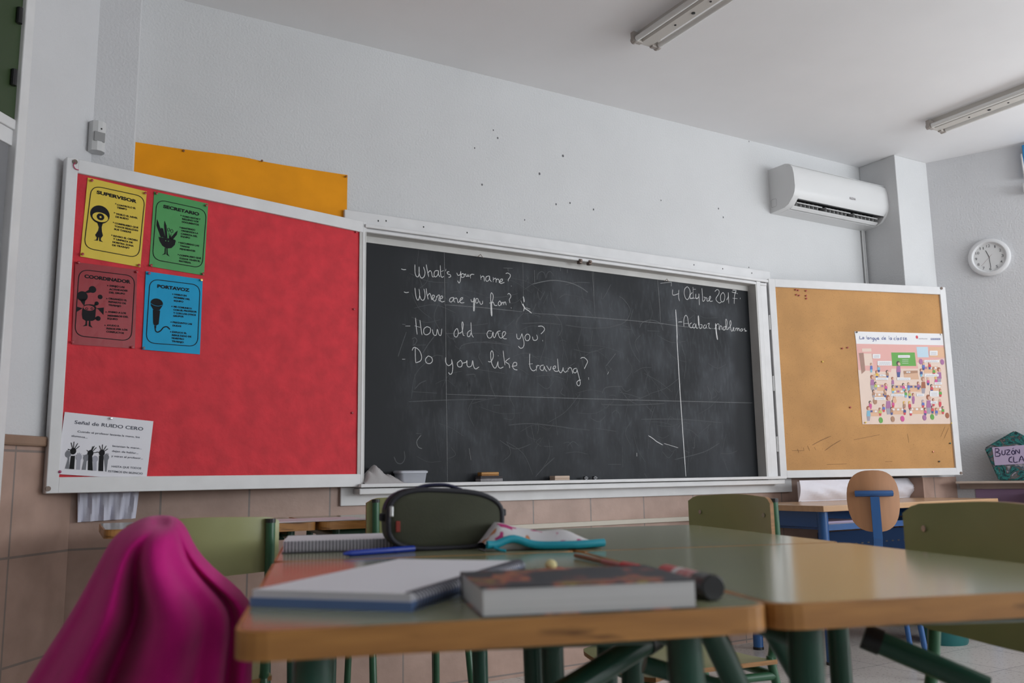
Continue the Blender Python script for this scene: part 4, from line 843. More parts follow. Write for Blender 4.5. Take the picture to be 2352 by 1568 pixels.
d2 = desk(D2c, ang-.004, 'green topped desk to the right of the nearest desk, bare top')
d3 = desk(D3c, ang, 'bare green topped desk behind, in front of the chair with the orange edge')
desk(D4c, ang, 'green topped desk behind the nearest one, under the olive pencil case')
def brace(t, p0, p1, dep, r, name, cap=False, more=1.6):
    a, b_ = CAM+ray(p0)*dep[0], CAM+ray(p1)*dep[1]; b_ = a+(b_-a)*more
    mi = t.matrix_world.inverted(); q = MB(); q.tube([mi @ a, mi @ b_], r, 14); o = q.build(name, green_tube, t, 50)
    if cap: q = MB(); d = (mi @ a-mi @ b_).normalized(); q.cyl(mi @ a-d*.02, mi @ a+d*.004, r*1.12, n=16); q.build('end_cap', black_pl, o, 50)
brace(d1, (1500, 1462), (1330, 1570), (1.22, 1.12), .017, 'brace', True, 4.2)
brace(d1, (1480, 1525), (1720, 1600), (1.3, 1.3), .013, 'brace', False, 1.3)
brace(d1, (1630, 1440), (1690, 1570), (1.12, 1.16), .017, 'brace', False, 2.6)
brace(d2, (1775, 1440), (1850, 1570), (1.22, 1.26), .017, 'brace', False, 2.6)
brace(d2, (1990, 1462), (2210, 1556), (1.25, 1.20), .016, 'brace', True, 1.25)
q = MB(); mi = d3.matrix_world.inverted()
q.tube([mi @ (CAM+ray(p)*2.1) for p in ((1553, 1452), (1556, 1500), (1566, 1528), (1580, 1512), (1598, 1506), (1606, 1522), (1594, 1532), (1586, 1515), (1590, 1490), (1584, 1452))], .004, 8, smooth=5); q.build('wire_hook', green_tube, d3, 60)
e5 = on_z((237, 1217), TH); e6 = on_z((735, 1199), TH); e7 = on_z((848, 1196), TH)
a5 = math.atan2((e7-e5).y, (e7-e5).x)*.55
u5 = Vector((math.cos(a5), math.sin(a5), 0)); v5 = Vector((-u5.y, u5.x, 0)); w5 = (e6-e5).dot(u5)
desk(e5+u5*w5/2+v5*.26, a5, 'green topped desk by the wall below the white cloth', w=w5-.005, d=.5, tube=.013)
desk(e5+u5*(w5+.006+w5/2)+v5*.26, a5, 'green topped desk by the wall with a pale paper on it', w=w5-.005, d=.5, tube=.013)
pq = e5+u5*(w5*.92)+v5*.03
b = MB(); b.T = Matrix.Translation((pq.x, pq.y, TH+.0008)) @ RZ(a5); b.box((-.14, 0, 0), (.22, .22, .003)); tag(b.build('paper_sheet', mat('pinkish paper', (.72, .62, .66), .7)), 'pale paper lying on the desks near the wall', 'paper')

# ---------------------------------------------------------------- school chairs
def chair(c, a, label, top=.88, w=.37, ph=.19, seat_z=.46, group='green school chairs', bow=.035):
    """sitter looks along local +Y; the backrest stands at local y = 0"""
    t = thing('school_chair', label, 'chair', Matrix.Translation((c.x, c.y, 0)) @ RZ(a), group)
    def slab(name, f, nu, nv, th, nrm):
        b = MB(); F, B = [], []
        for i in range(nu+1):
            r1, r2 = [], []
            for j in range(nv+1):
                p = Vector(f(i/nu, j/nv)); r1.append(b.v(p)); r2.append(b.v(p+Vector(nrm)*th))
            F.append(r1); B.append(r2)
        for i in range(nu):
            for j in range(nv):
                b.bm.faces.new((F[i][j], F[i][j+1], F[i+1][j+1], F[i+1][j])); b.bm.faces.new((B[i][j], B[i+1][j], B[i+1][j+1], B[i][j+1]))
        for i in range(nu):
            for G, H, j in ((F, B, 0), (B, F, nv)): b.bm.faces.new((G[i][j], G[i+1][j], H[i+1][j], H[i][j])).material_index = 1
        for j in range(nv):
            for G, H, i in ((B, F, 0), (F, B, nu)): b.bm.faces.new((G[i][j], G[i][j+1], H[i][j+1], H[i][j])).material_index = 1
        bmesh.ops.recalc_face_normals(b.bm, faces=b.bm.faces)
        return b.build(name, [olive, ply_edge], t, 40)
    def rc(i, j, r=.10):                                    # soften the corners of a unit sheet
        return i, j
    def back(i, j):
        x = (i-.5)*w; v = j-.5; k = abs(2*i-1); cut = max(0, k-.80)/.20; v *= 1-.16*cut*cut
        return (x, bow*(2*i-1)**2-.004, top-ph/2+v*ph*(1+.03*math.cos((i-.5)*6.28)) + 0)
    slab('backrest', back, 22, 8, .011, (0, -1, 0))
    def seat(i, j):
        x = (i-.5)*w*1.02*(1-.06*(1-j)); cut = max(0, abs(2*i-1)-.8)/.2; y = .03+j*.37*(1-.03*cut*cut)
        return (x, y, seat_z+.012*(2*i-1)**2-.02*max(0, j-.8)*5*(j-.8)*5*.5)
    slab('seat', seat, 16, 10, .011, (0, 0, -1))
    x = w/2-.025
    for sx in (-1, 1):
        b = MB(); yb = bow*(2*x/w)**2-.026
        b.tube([(sx*x, yb, top-.012), (sx*x, yb, top-ph), (sx*x, .03, seat_z+.03), (sx*x, .03, seat_z-.03), (sx*(x+.01), -.07, .01)], .0115, 10, smooth=4); lo = b.build('rear_leg', green_tube2, t, 60)
        b = MB(); b.cyl((sx*x, yb, top-.016), (sx*x, yb, top-.006), .0125, n=12); b.build('tube_cap', black_pl, lo)
        b = MB(); b.tube([(sx*x, .37, seat_z-.03), (sx*(x+.01), .40, .01)], .0115, 10); b.build('front_leg', green_tube2, t, 60)
        b = MB(); b.cyl((sx*(x-.02), bow*(2*(x-.02)/w)**2+.0, top-.05), (sx*(x-.02), bow*(2*(x-.02)/w)**2+.004-.006, top-.05), .006, n=10); b.build('rivet', metal, t)
    b = MB()
    for sx in (-1, 1):
        b.tube([(sx*x, .03, seat_z-.03), (sx*x, .37, seat_z-.03)], .011, 8)
        q = MB(); q.tube([(sx*(x+.006), -.045, .16), (sx*(x+.006), .39, .16)], .009, 8); q.build('stretcher', green_tube2, t, 60)
    b.tube([(-x, .37, seat_z-.03), (x, .37, seat_z-.03)], .011, 8); b.tube([(-x, .03, seat_z-.03), (x, .03, seat_z-.03)], .011, 8)
    b.build('seat_frame', green_tube2, t, 60)
    return t
def chair_between(pl, pr, top, label, inner, **k):
    """backrest top corners seen at pl (left) and pr (right); inner: we look at the sitter's side"""
    A, B = on_z(pl, top), on_z(pr, top); c = (A+B)/2; d = B-A; a = math.atan2(d.y, d.x)+(math.pi if inner else 0)
    return chair(c, a, label, top, w=d.length, **k)
cA = on_z((640, 1184), .855); chair(cA-u5*.17, a5-.02, 'green school chair by the wall desks, its back behind the pink jacket', .855, ph=.135, w=.35)
cB = on_z((850, 1142), .885); chair(cB+Vector((.17, -.03, 0)), -.15, 'green school chair mostly hidden behind the olive pencil case', .885, ph=.19, w=.36)
chair_between((1600, 1135), (1790, 1139), .88, 'olive green school chair with orange plywood edge behind the bare far desk', True, ph=.20)
cD = on_z((2092, 1151), .88); chair(cD-V*.20+U*.01, ang+math.pi/2-.0, 'olive green school chair at the right edge, pushed to the right hand desk', .88, ph=.24, w=.40)
E0, E1 = on_z((415, 1196), .87), on_z((275, 1235), .87); dE = (E0-E1).normalized(); cE = (E0+E1)/2
chair(cE+dE*.07, math.atan2(dE.y, dE.x)-math.pi, 'green school chair at the left side of the nearest desk, covered by the pink jacket', .80, ph=.15, w=.16)
# pink jacket hung over that chair
def jacket():
    t = thing('jacket', 'bright pink jacket draped over the chair left of the nearest desk', 'jacket', Matrix.Translation((cE.x, cE.y, 0)))
    dpt = (cE+Vector((0, 0, .87))-Vector((0, 0, cE.z))-CAM).dot(WW)
    Wh = (cE-CAM); Wh.z = 0; Wh.normalize(); Rh = Vector((Wh.y, -Wh.x, 0))
    lv = [(1184, 352, 385), (1190, 328, 404), (1206, 298, 418), (1228, 270, 428), (1262, 252, 440), (1310, 230, 478), (1350, 212, 525), (1385, 194, 560), (1430, 168, 566), (1500, 124, 560), (1568, 84, 556), (1660, 50, 552), (1780, 20, 552)]
    b = MB(); n = 120; R = []
    for q, (y, l, r) in enumerate(lv):
        f = q/(len(lv)-1); g = min(1, max(0, (y-1200)/170))
        c = CAM+ray(((l+r)/2, y))*dpt; hw = (r-l)/2/F_PX*dpt*1.03; hd = .13+.10*f; ring = []
        if q < 2: hd *= (.55, .82)[q]
        for k in range(n):
            a = 2*math.pi*k/n; ca, sa = math.cos(a), math.sin(a); e = .85
            x = abs(ca)**e*(1 if ca > 0 else -1); w = abs(sa)**e*(1 if sa > 0 else -1)
            t_ = (x+1)/2; G = lambda m, sd: math.exp(-((t_-m)/sd)**2)
            d = (-1.25*G(.36, .075)+.60*G(.54, .13)-.60*G(.86, .03)+.30*G(.95, .05)+.30*G(.20, .09)-.25*G(.07, .05)-.22*G(.70, .04)*f+.06*math.sin(t_*30+f*3))*.085*g
            dep_ = w*hd-(d if sa < 0 else d*.4)
            z = c.z-.012*(1-g)*max(0, -w)**2
            p = c+Rh*(x*hw)+Wh*dep_-cE; ring.append((p.x, p.y, z))
        R.append(ring)
    b.rings(R[::-1], True, True)
    o = b.build('shell', mat('pink fleece', (.52, .006, .19), .8, sheen=.12, spec=.2, noise=.12, scale=30), t, 180)
    s = o.modifiers.new('soften', 'SUBSURF'); s.levels = 1; s.render_levels = 1
    return t
jacket()

# ---------------------------------------------------------------- teacher's blue desk and wooden chair
BD = Fr((2.17, -.73, 0), (1, .0, 0), (0, 1, 0)); BH = .775
t = thing('teacher_desk', 'blue framed teacher desk with beech top below the brown pinboard', 'desk', BD.m())
BW, BDp = 1.50, .60
b = MB(); b.box((0, 0, BH-.03), (BW, BDp, BH), .004); b.build('desktop', beech_top, t)
for x in (.06, BW-.06):
    for y in (.06, BDp-.05):
        b = MB(); b.cyl((x, y, .012), (x, y, BH-.03), .027, n=18); lo = b.build('leg', blue_en, t, 40)
        b = MB(); b.cyl((x, y, 0), (x, y, .014), .029, n=18); b.build('foot_cap', black_pl, lo)
b = MB(); b.box((.05, .045, BH-.11), (.075, BDp-.04, BH-.03)); b.box((BW-.075, .045, BH-.11), (BW-.05, BDp-.04, BH-.03)); b.box((.06, BDp-.065, BH-.11), (BW-.06, BDp-.045, BH-.03)); b.build('apron', blue_en, t)
b = MB(); b.box((.09, .10, BH-.125), (BW-.09, BDp-.08, BH-.115)); b.box((.09, .09, BH-.13), (BW-.09, .10, BH-.10)); b.build('under_shelf', blue_en, t)
b = MB(); b.box((.09, .115, .25), (BW-.09, .125, BH-.14)); b.build('modesty_panel', blue_dk, t)
b = MB()
for i in range(24):
    for j in range(5): x = .16+i*.05+(.025 if j % 2 else 0); b.box((x, .1138, BH-.21-j*.06), (x+.018, .1152, BH-.203-j*.06))
b.build('vent_slot', dark, t)
for i, (x, m) in enumerate(((.14, paper), (.17, MATS['lilac paper']))):
    b = MB(); b.T = BD.m(); b.box((x, .14, BH-.115+i*.014), (x+.30, .36, BH-.102+i*.014), .002)
    tag(b.build('paper_stack', m), ('white paper stack on the shelf under the blue desk', 'lilac folder lying on the paper stack under the blue desk')[i], 'papers', 'papers on the shelf under the blue desk')
# white wrapped sheet standing behind the blue desk
BS = Fr((0, -.17, 0), (1, 0, 0)); q0, q1 = BS.uv((1826, 1120))[0], BS.uv((2116, 1120))[0]
t = thing('paper_wrap', 'crumpled white paper bundle behind the blue desk under the pinboard', 'paper', BS.m((q0+q1)/2, BH, 0))
b = MB(); n, mm = 44, 10; g = []
for i in range(n+1):
    c = []
    for j in range(mm+1):
        a = math.pi*j/mm; x = (i/n-.5)*(q1-q0)*(1-.03*j/mm); ed = min(1, min(i, n-i)/4)
        rr = (.024+.006*math.sin(i*.9+j)+.005*math.sin(i*2.3-j*1.7))*ed+.012
        c.append(b.v((x, .002+.12*j/mm, rr*math.sin(a)+.02)))
    g.append(c)
for i in range(n):
    for j in range(mm): b.bm.faces.new((g[i][j], g[i+1][j], g[i+1][j+1], g[i][j+1]))
b.box((-(q1-q0)/2+.02, .001, 0), ((q1-q0)/2-.02, .115, .022))
b.build('wrapping', mat('white wrapping paper', (.76, .74, .80), .6, bump=.4, bscale=18, bdist=.006), t, 50)

wc_y = -1.05; wc = on_y((2008, 1150), wc_y)
t = thing('wooden_chair', 'beech backed chair with blue steel T bar at the teacher desk', 'chair', Matrix.Translation((wc.x, wc_y, 0)) @ RZ(math.radians(-44)))
zb = wc.z
b = MB(); out = []
for k in range(40):
    a = 2*math.pi*k/40; ca, sa = math.cos(a), math.sin(a); e = .75
    x = .116*abs(ca)**e*(1 if ca > 0 else -1); z = .142*abs(sa)**e*(1 if sa > 0 else -1); x *= 1-.06*(z/.142 < 0)*abs(z/.142)
    out.append((x, z))
F = []
for s, yo in ((1, 0), (.5, 0), (.0, 0)): F.append([b.v((x*s, .03*(x*s/.124)**2, zb+z*s)) for x, z in out])
B = [[b.v((x*s, .03*(x*s/.124)**2+.012, zb+z*s)) for x, z in out] for s in (1, .5, 0)]
for G, fl in ((F, 0), (B, 1)):
    for i in range(2):
        for k in range(40):
            q = (G[i][k], G[i][(k+1) % 40], G[i+1][(k+1) % 40], G[i+1][k]); b.bm.faces.new(q[::-1] if fl else q)
for k in range(40): b.bm.faces.new((F[0][k], B[0][k], B[0][(k+1) % 40], F[0][(k+1) % 40]))
bmesh.ops.remove_doubles(b.bm, verts=b.bm.verts, dist=1e-5); bmesh.ops.dissolve_degenerate(b.bm, edges=b.bm.edges, dist=1e-6); bmesh.ops.recalc_face_normals(b.bm, faces=b.bm.faces)
b.build('backrest', beech, t, 40)
b = MB(); b.tube([(-.082, .002, zb+.034), (-.04, -.006, zb+.034), (0, -.008, zb+.034), (.04, -.006, zb+.034), (.082, .002, zb+.034)], .016, 8, flat=.9, smooth=3); b.build('back_bar', blue_en, t, 30)
b = MB()
def strip(b, pts, w, th):
    R = []
    for i, p in enumerate(pts):
        p = Vector(p); tt = (Vector(pts[min(i+1, len(pts)-1)])-Vector(pts[max(0, i-1)])).normalized(); nn = Vector((0, tt.z, -tt.y))
        R.append([p+Vector((s*w, 0, 0))+nn*q for s, q in ((-1, th), (1, th), (1, -th), (-1, -th))])
    b.rings(R, True, True)
strip(b, [(0, -.022, zb+.02), (0, -.028, zb-.17), (0, -.012, zb-.21), (0, .06, zb-.37), (0, .14, .42)], .020, .004); b.build('back_stem', blue_en, t)
b = MB(); b.box((-.2, .06, .42), (.2, .44, .445), .02); b.build('seat', beech, t, 40)
for sx in (-1, 1):
    for y in (.08, .42):
        b = MB(); b.tube([(sx*.15, y, .42), (sx*.19, y+(.03 if y > .2 else -.03), .0)], .013, 10); b.build('leg', blue_en, t, 50)

# ---------------------------------------------------------------- things in the chalk tray
TZ = .911+.012
def tray(px): p = on_y(px, -.062); return p.x
x = tray((880, 1108)); t = thing('cleaning_rag', 'grey rag lying in the chalk tray beside the plastic tub', 'rag', (x, -.062, TZ))
b = MB(); n, mm = 26, 12; g = []
for i in range(n+1):
    c = []; u = i/n
    hgt = .010+.066*math.exp(-((u-.30)/.16)**2)+.034*math.exp(-((u-.08)/.10)**2)+.026*math.exp(-((u-.62)/.22)**2)
    hgt *= min(1, u*8+.15)*min(1, (1-u)*5+.05)
    for j in range(mm+1):
        a = math.pi*j/mm; c.append(b.v(((u-.5)*.205, -.042*math.cos(a), hgt*math.sin(a)*(1+.12*math.sin(i*1.3+j)))))
    g.append(c)
for i in range(n):
    for j in range(mm): b.bm.faces.new((g[i][j], g[i+1][j], g[i+1][j+1], g[i][j+1]))
b.build('cloth', mat('grey cotton', (.42, .40, .40), .9, bump=.3, bscale=90), t, 60)
x = tray((943, 1104)); t = thing('plastic_tub', 'clear plastic tub of chalk stubs in the chalk tray', 'tub', (x, -.06, TZ))
b = MB()
def rr(w, d, r, z, n=6): return [(q.x, q.y, z) for q in rquad([(-w, -d), (w, -d), (w, d), (-w, d)], r, n)]
b.rings([rr(.060, .040, .015, 0), rr(.066, .044, .015, .045)], True, True); b.build('bowl', mat('milky plastic', (.46, .48, .54), .25, alpha=.72), t, 40)
b = MB(); b.rings([rr(.070, .047, .016, .044), rr(.071, .048, .016, .052), rr(.064, .042, .016, .056)], True, True); b.build('lid', mat('cloudy lid', (.52, .54, .60), .3), t, 40)
b = MB()
for i in range(9): xx = -.045+i*.011; b.cyl((xx, -.026+.004*(i % 3), .007+.004*(i % 2)), (xx+.014, -.02, .010), .0055, n=8)
b.build('chalk_stub', mat('chalk stub', (.72, .66, .60), .9), t)
def eraser(px, w, d, h, label, m1, m2, z=TZ, rot=0, split=.5, dx=0, fr=0):
    x = tray(px)+dx; t = thing('board_eraser', label, 'eraser', Matrix.Translation((x, -.06, z)) @ RZ(rot))
    b = MB(); b.box((-w/2, -d/2, 0), (w/2, d/2, h*split), .003); b.build('felt', m1, t)
    b = MB(); b.box((-w/2+fr, -d/2+fr, h*split), (w/2-fr, d/2-fr, h), .003); b.build('handle', m2, t)
    return x
felt = mat('grey felt', (.30, .29, .30), .95, noise=.3, scale=60)
eraser((1124, 1099), .125, .05, .026, 'dark grey felt eraser in the chalk tray under the orange one', felt, mat('dark felt', (.045, .04, .045), .8), rot=.04, split=.55)
eraser((1124, 1092), .094, .045, .018, 'orange wooden eraser lying on the dark felt eraser', ply_edge, mat('orange wood', (.50, .24, .055), .5, noise=.2, scale=9, stretch=(1, 6, 6)), z=TZ+.0262, rot=-.05, split=.35, dx=-.005)
eraser((1286, 1099), .090, .05, .022, 'pale wooden eraser alone in the middle of the chalk tray', mat('pale wood', (.55, .42, .33), .6), MATS['pale wood'], split=.4, fr=.0)
for px, c in (((1348, 1098), 'left of two'), ((1369, 1098), 'right of two')):
    x = tray(px); t = thing('binder_clip', 'small steel clip in the chalk tray, %s' % c, 'clip', (x, -.05, TZ), 'steel clips in the chalk tray')
    b = MB(); b.box((-.011, -.008, 0), (.011, .008, .005)); b.box((-.011, -.008, .012), (.011, .008, .016)); b.box((-.011, -.008, 0), (-.006, .008, .016)); b.box((.006, -.008, 0), (.011, .008, .016)); b.build('body', mat('dull steel', (.20, .20, .21), .5, metal=.5), t)
    b = MB(); b.cyl((0, -.009, .008), (0, .006, .008), .004, n=10); b.build('pin', black_pl, t)

# ---------------------------------------------------------------- things on the desks
c = on_z((1280, 1385), TH); a = math.atan2((on_z((1603, 1398), TH)-on_z((1108, 1421), TH)).y, (on_z((1603, 1398), TH)-on_z((1108, 1421), TH)).x)
pL = on_z((1106, 1419), TH); bkl = (on_z((1604, 1395), TH)-pL).length
t = thing('book', 'thick paperback with dark colourful cover at the front of the nearest desk', 'book', Matrix.Translation((pL.x, pL.y, TH)) @ RZ(a))
bt, bd = .0275, .155
b = MB(); b.box((.002, .002, .0012), (bkl-.003, bd-.003, bt-.0012)); b.build('pages', mat('book pages', (.66, .66, .66), .8, noise=.12, scale=4, stretch=(1, 1, 300)), t)
def cover_mat():
    m = mat('illustrated cover', (.02, .02, .03), .3)
    nt = m.node_tree; N = nt.nodes; L = nt.links; bb = N['Principled BSDF']
    tc = N.new('ShaderNodeTexCoord'); nz = N.new('ShaderNodeTexNoise'); nz.inputs['Scale'].default_value = 20; nz.inputs['Detail'].default_value = 2
    L.new(tc.outputs['Object'], nz.inputs['Vector']); rp = N.new('ShaderNodeValToRGB'); L.new(nz.outputs[0], rp.inputs[0]); cr = rp.color_ramp
    cr.elements[0].position = .46; cr.elements[0].color = (.020, .018, .026, 1); cr.elements[1].position = .75; cr.elements[1].color = (.45, .35, .03, 1)
    for pos, cc in ((.52, (.03, .025, .03, 1)), (.56, (.38, .07, .04, 1)), (.60, (.45, .16, .05, 1)), (.66, (.10, .02, .03, 1))): e = cr.elements.new(pos); e.color = cc
    L.new(rp.outputs[0], bb.inputs['Base Color']); return m
b = MB(); b.box((0, 0, bt-.0012), (bkl, bd, bt), .0004); b.box((0, 0, 0), (bkl, bd, .0012), .0004); b.build('cover', cover_mat(), t)
b = MB(); b.box((0, bd-.003, 0), (bkl, bd, bt), .0008); b.build('spine', mat('dark spine', (.05, .04, .05), .4), t)
def notebook(o, a, w, d, label, cover, th=.014, spiral='right', n=34, ct=.0022):
    t = thing('spiral_notebook', label, 'notebook', Matrix.Translation((o.x, o.y, TH)) @ RZ(a))
    b = MB(); b.box((0, 0, ct), (w, d, th)); b.build('pages', paper, t)
    b = MB(); b.box((-.002, -.002, 0), (w+.002, d+.002, ct)); b.build('cover', cover, t)
    b = MB()
    for i in range(n):
        f = (i+.5)/n
        if spiral == 'right': cc = Vector((w-.002, d*f, th*.55)); e1 = Vector((1, 0, 0))
        else: cc = Vector((w*f, .002, th*.55)); e1 = Vector((0, -1, 0))
        b.tube([cc+e1*.0095*math.cos(q)+Vector((0, 0, 1))*.0095*math.sin(q) for q in [2*math.pi*k/10 for k in range(10)]], .0011, 5, closed=True)
    b.build('spiral_binding', mat('dark wire', (.16, .16, .19), .35, metal=.8), t, 60)
    return t
NT = .017
notebook(Vector((-1.189, -2.816, 0)), -.855, .1845, .359, 'open spiral notebook with blank white pages in front on the nearest desk', mat('blue card', (.13, .22, .45), .5), th=NT, ct=.009, n=46)
n2 = on_z((650, 1271), TH); n2r = on_z((905, 1263), TH); na2 = math.atan2((n2r-n2).y, (n2r-n2).x)
notebook(n2, na2, .26, .17, 'spiral notebook with white pages left of the olive pencil case', mat('black card', (.03, .03, .04), .5), th=.022, spiral='front', n=42)
pa, pb_ = on_z((788, 1271), TH+.005), on_z((908, 1262), TH+.005); pd = (pb_-pa).normalized()
pa = pa-V*.012; t = thing('ballpoint_pen', 'blue pen lying against the pencil case in front of the back notebook', 'pen', Matrix.Translation((pa.x, pa.y, TH+.0055)))
b = MB(); b.tube([(0, 0, 0), tuple(pd*.012), tuple(pd*.013), tuple(pd*.10)], [.002, .005, .0055, .0055], 10); b.build('barrel', mat('blue plastic', (.006, .035, .33), .3), t, 50)
b = MB(); b.tube([tuple(pd*.10), tuple(pd*.145)], .0058, 10); b.build('cap', MATS['blue plastic'], t, 50)
# olive pencil case
ca_, cb_ = on_z((888, 1269), TH), on_z((1160, 1258), TH); cw = (cb_-ca_).length; ac = math.atan2((cb_-ca_).y, (cb_-ca_).x)
t = thing('pencil_case', 'olive green pencil case with black piping standing on the desk', 'pencil case', Matrix.Translation((ca_.x, ca_.y, TH)) @ RZ(ac))
chh = .112; dep = .062
def case_outline(s=0, n=40):
    o = []
    for k in range(n):
        q = 2*math.pi*k/n; x, z = math.cos(q), math.sin(q); e = .58
        x = abs(x)**e*(1 if x > 0 else -1); z = abs(z)**e*(1 if z > 0 else -1)
        hx = cw/2-s; hz = chh/2-s
        zz = hz*z; zz += .012*max(0, z)*(-(x-.1)*.6-abs(x)**3*.5)
        o.append((cw/2+hx*x, chh/2+zz))
    return o
fab = mat('olive canvas', (.062, .066, .042), .85, bump=.35, bscale=260, bdist=.001, noise=.15, scale=12); pip = mat('black piping', (.022, .022, .030), .6); nav = mat('navy fabric', (.012, .013, .05), .7)
b = MB(); b.rings([[(x, y, z) for x, z in case_outline(s)] for s, y in ((.016, -.002), (.006, .003), (.0, .008), (.0, dep-.008), (.006, dep-.003), (.016, dep+.002))], True, True)
b.build('body', fab, t, 50)
b = MB()
for y in (.004, dep-.004): b.tube([(x, y, z) for x, z in case_outline(.004)], .005, 8, closed=True)
b.build('piping', pip, t, 60)
b = MB(); oo = case_outline(-.0015); sel = [q for q in oo if q[1] > chh*.55]; sel.sort()
b.rings([[(x, y, z) for x, z in sel] for y in (.014, dep-.014)], False, False); b.build('zip_strip', nav, t, 60)
b = MB(); b.tube([(cw*.22, dep*.5, chh-.004), (cw*.34, dep*.5, chh+.006), (cw*.52, dep*.5, chh+.007), (cw*.66, dep*.5, chh-.003)], .007, 8, smooth=5, flat=.5); b.build('carry_loop', nav, t, 60)
b = MB(); b.box((.004, -.003, .063), (.012, .004, .083), .002); b.build('zip_pull', metal, t)
b = MB(); b.box((-.010, .02, .055), (.004, .03, .07), .003); b.box((cw-.004, .02, .058), (cw+.010, .03, .072), .003); b.build('end_tab', pip, t)
b = MB(); b.box((.016, -.0055, .036), (.024, -.0035, .056), .001); b.build('side_label', mat('red tag', (.25, .03, .02), .7), t)
# turquoise edged pouch
qa, qb = on_z((1118, 1268), TH), on_z((1386, 1258), TH); pw = (qb-qa).length; ap = math.atan2((qb-qa).y, (qb-qa).x)
t = thing('zip_pouch', 'patterned white zip pouch with turquoise edge beside the pencil case', 'pouch', Matrix.Translation((qa.x, qa.y, TH)) @ RZ(ap))
def pouch_mat():
    m = mat('patterned fabric', (.6, .58, .6), .7)
    nt = m.node_tree; N = nt.nodes; L = nt.links; bb = N['Principled BSDF']
    tc = N.new('ShaderNodeTexCoord'); nz = N.new('ShaderNodeTexNoise'); nz.inputs['Scale'].default_value = 42; nz.inputs['Detail'].default_value = 1
    L.new(tc.outputs['Object'], nz.inputs['Vector']); rp = N.new('ShaderNodeValToRGB'); L.new(nz.outputs[0], rp.inputs[0]); cr = rp.color_ramp
    cr.elements[0].position = .32; cr.elements[0].color = (.42, .03, .16, 1); cr.elements[1].position = .74; cr.elements[1].color = (.6, .22, .06, 1)
    for pos, cc in ((.36, (.60, .58, .60, 1)), (.62, (.62, .60, .61, 1)), (.67, (.45, .20, .12, 1))): e = cr.elements.new(pos); e.color = cc
    L.new(rp.outputs[0], bb.inputs['Base Color']); return m
b = MB(); n, mm = 30, 12; g = []
def zipz(u): return .0075+.013*math.exp(-((u-.22)/.13)**2)+.004*math.exp(-((u)/.05)**2)+.006*max(0, u-.75)
def ph_(u, v):
    body = (.034+.006*math.sin(u*9+.6)+.003*math.sin(u*19))*math.sin(math.pi*min(1, v*.96))**.55*min(1, u*6+.2)*min(1, (1-u)*2.2+.08)
    return max(.002, zipz(u)*(1-v)+body*(.25+.75*min(1, v*4)))
for i in range(n+1):
    c = []
    for j in range(mm+1): u, v = i/n, j/mm; c.append(b.v((u*pw, v*.11+.008*math.sin(u*6), ph_(u, v))))
    g.append(c)
for i in range(n):
    for j in range(mm): b.bm.faces.new((g[i][j], g[i+1][j], g[i+1][j+1], g[i][j+1]))
lo = [[b.v((q.co.x, q.co.y+(.012 if k == 0 else 0), .001)) for k, q in enumerate((r[0], r[-1]))] for r in g]
for i in range(n):
    b.bm.faces.new((g[i][-1], g[i+1][-1], lo[i+1][1], lo[i][1])); b.bm.faces.new((g[i][0], lo[i][0], lo[i+1][0], g[i+1][0])); b.bm.faces.new((lo[i][0], lo[i][1], lo[i+1][1], lo[i+1][0]))
b.build('fabric', pouch_mat(), t, 70)
b = MB(); b.tube([(u*pw, .008*math.sin(u*6)-.003, zipz(u)+.001) for u in [k/30 for k in range(31)]], .0058, 8, flat=1.25); b.build('edge_zip', mat('turquoise zip', (.005, .30, .40), .5), t, 60)
b = MB(); b.tube([(.012, -.006, .008), (.022, -.016, .004), (.030, -.020, .003)], .0028, 6); b.build('zip_pull', MATS['turquoise zip'], t)
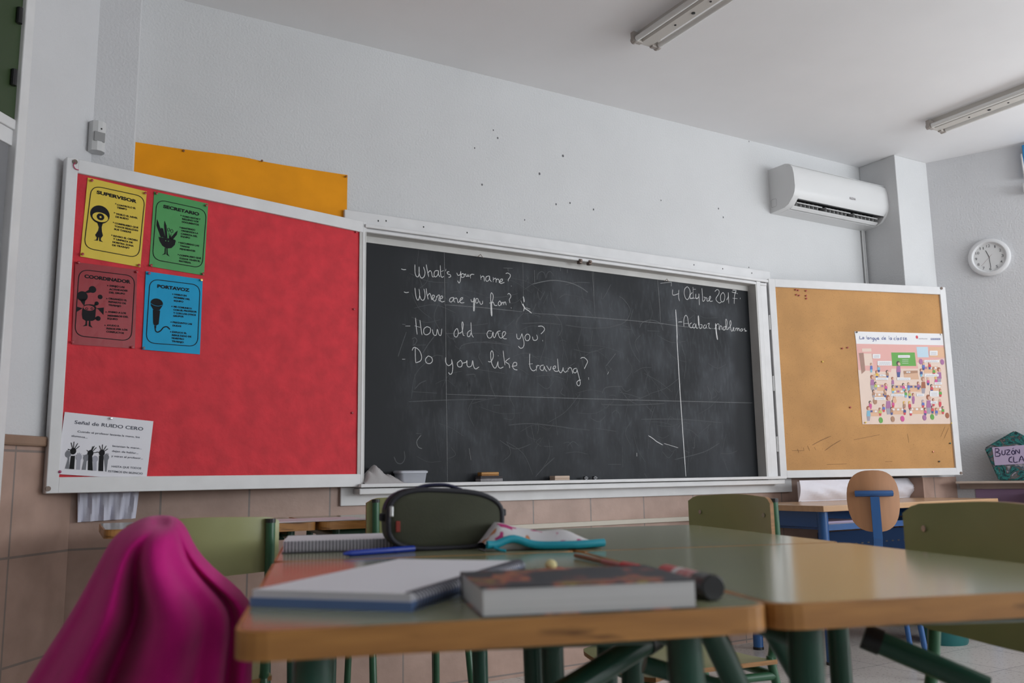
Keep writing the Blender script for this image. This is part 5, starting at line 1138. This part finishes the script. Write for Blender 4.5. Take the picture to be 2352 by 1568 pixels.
# marker with black cap
mr = .0135; m0, m1 = on_z((1530, 1322), TH+mr), on_z((1640, 1350), TH+mr); md = (m1-m0).normalized(); ml = min(.17, (m1-m0).length); m0 = m1-md*ml
t = thing('marker', 'red and white marker with thick black cap behind the book', 'marker', Matrix.Translation((m0.x, m0.y, TH+mr)))
b = MB(); b.cyl((0, 0, 0), tuple(md*ml*.30), mr*.98, n=20); b.build('barrel', mat('marker red', (.55, .02, .025), .35), t, 50)
b = MB(); b.cyl(tuple(md*ml*.30), tuple(md*ml*.40), mr*.99, n=20); b.build('white_band', white_pl, t, 50)
b = MB(); b.cyl(tuple(md*ml*.40), tuple(md*ml*.72), mr*.985, n=20); b.build('red_label', mat('marker label', (.50, .06, .06), .4, noise=.5, scale=90, col2=(.6, .4, .4)), t, 50)
b = MB(); b.cyl(tuple(md*ml*.72), tuple(md*ml*.98), mr*1.0, mr*1.02, n=24); b.lathe([(.001, 0)], 8) if 0 else None; b.cyl(tuple(md*ml*.98), tuple(md*ml), mr*1.02, mr*.9, n=24); b.build('cap', black_pl, t, 40)
# red pen and little eraser
r0, r1 = on_z((1322, 1276), TH+.004), on_z((1466, 1309), TH+.004); rd = (r1-r0)
t = thing('ballpoint_pen', 'slim brown pen with red cap lying on the desk near the pouch', 'pen', Matrix.Translation((r0.x, r0.y, TH+.0045)))
for nm, f0, f1, rad, m in (('barrel', 0, .48, .0035, mat('brown lacquer', (.25, .09, .04), .4)), ('grip', .48, .80, .0040, mat('pale red plastic', (.42, .13, .12), .4)), ('cap', .80, 1, .0075, MATS['marker red'])):
    b = MB(); b.cyl(tuple(rd*f0), tuple(rd*f1), rad, n=12); b.build(nm, m, t, 50)
er = on_z((1266, 1328), TH); t = thing('small_eraser', 'small pink and cream eraser behind the book', 'eraser', Matrix.Translation((er.x, er.y, TH)) @ RZ(.3))
b = MB(); b.box((-.020, -.010, 0), (.020, .010, .013), .003); b.build('base', mat('pink rubber', (.5, .12, .10), .6), t)
b = MB(); b.ball((0, 0, .017), (.008, .008, .007)); b.build('tip', mat('cream rubber', (.7, .6, .3), .6), t, 60)

# ---------------------------------------------------------------- floor things seen under the desks
wbp = on_z((2190, 1486), 0)
t = thing('waste_bin', 'round teal waste bin on the floor under the right hand desk', 'bin', (wbp.x+.09, wbp.y+.11, 0))
b = MB(); b.lathe([(.115, 0), (.12, .01), (.15, .30), (.156, .305), (.148, .305), (.143, .295), (.11, .02)], 36); b.build('body', mat('teal plastic', (.01, .12, .12), .4), t, 40)
b = MB(); b.lathe([(.155, .295), (.162, .302), (.156, .31), (.150, .30)], 36); b.build('rim', MATS['teal plastic'], t, 40)
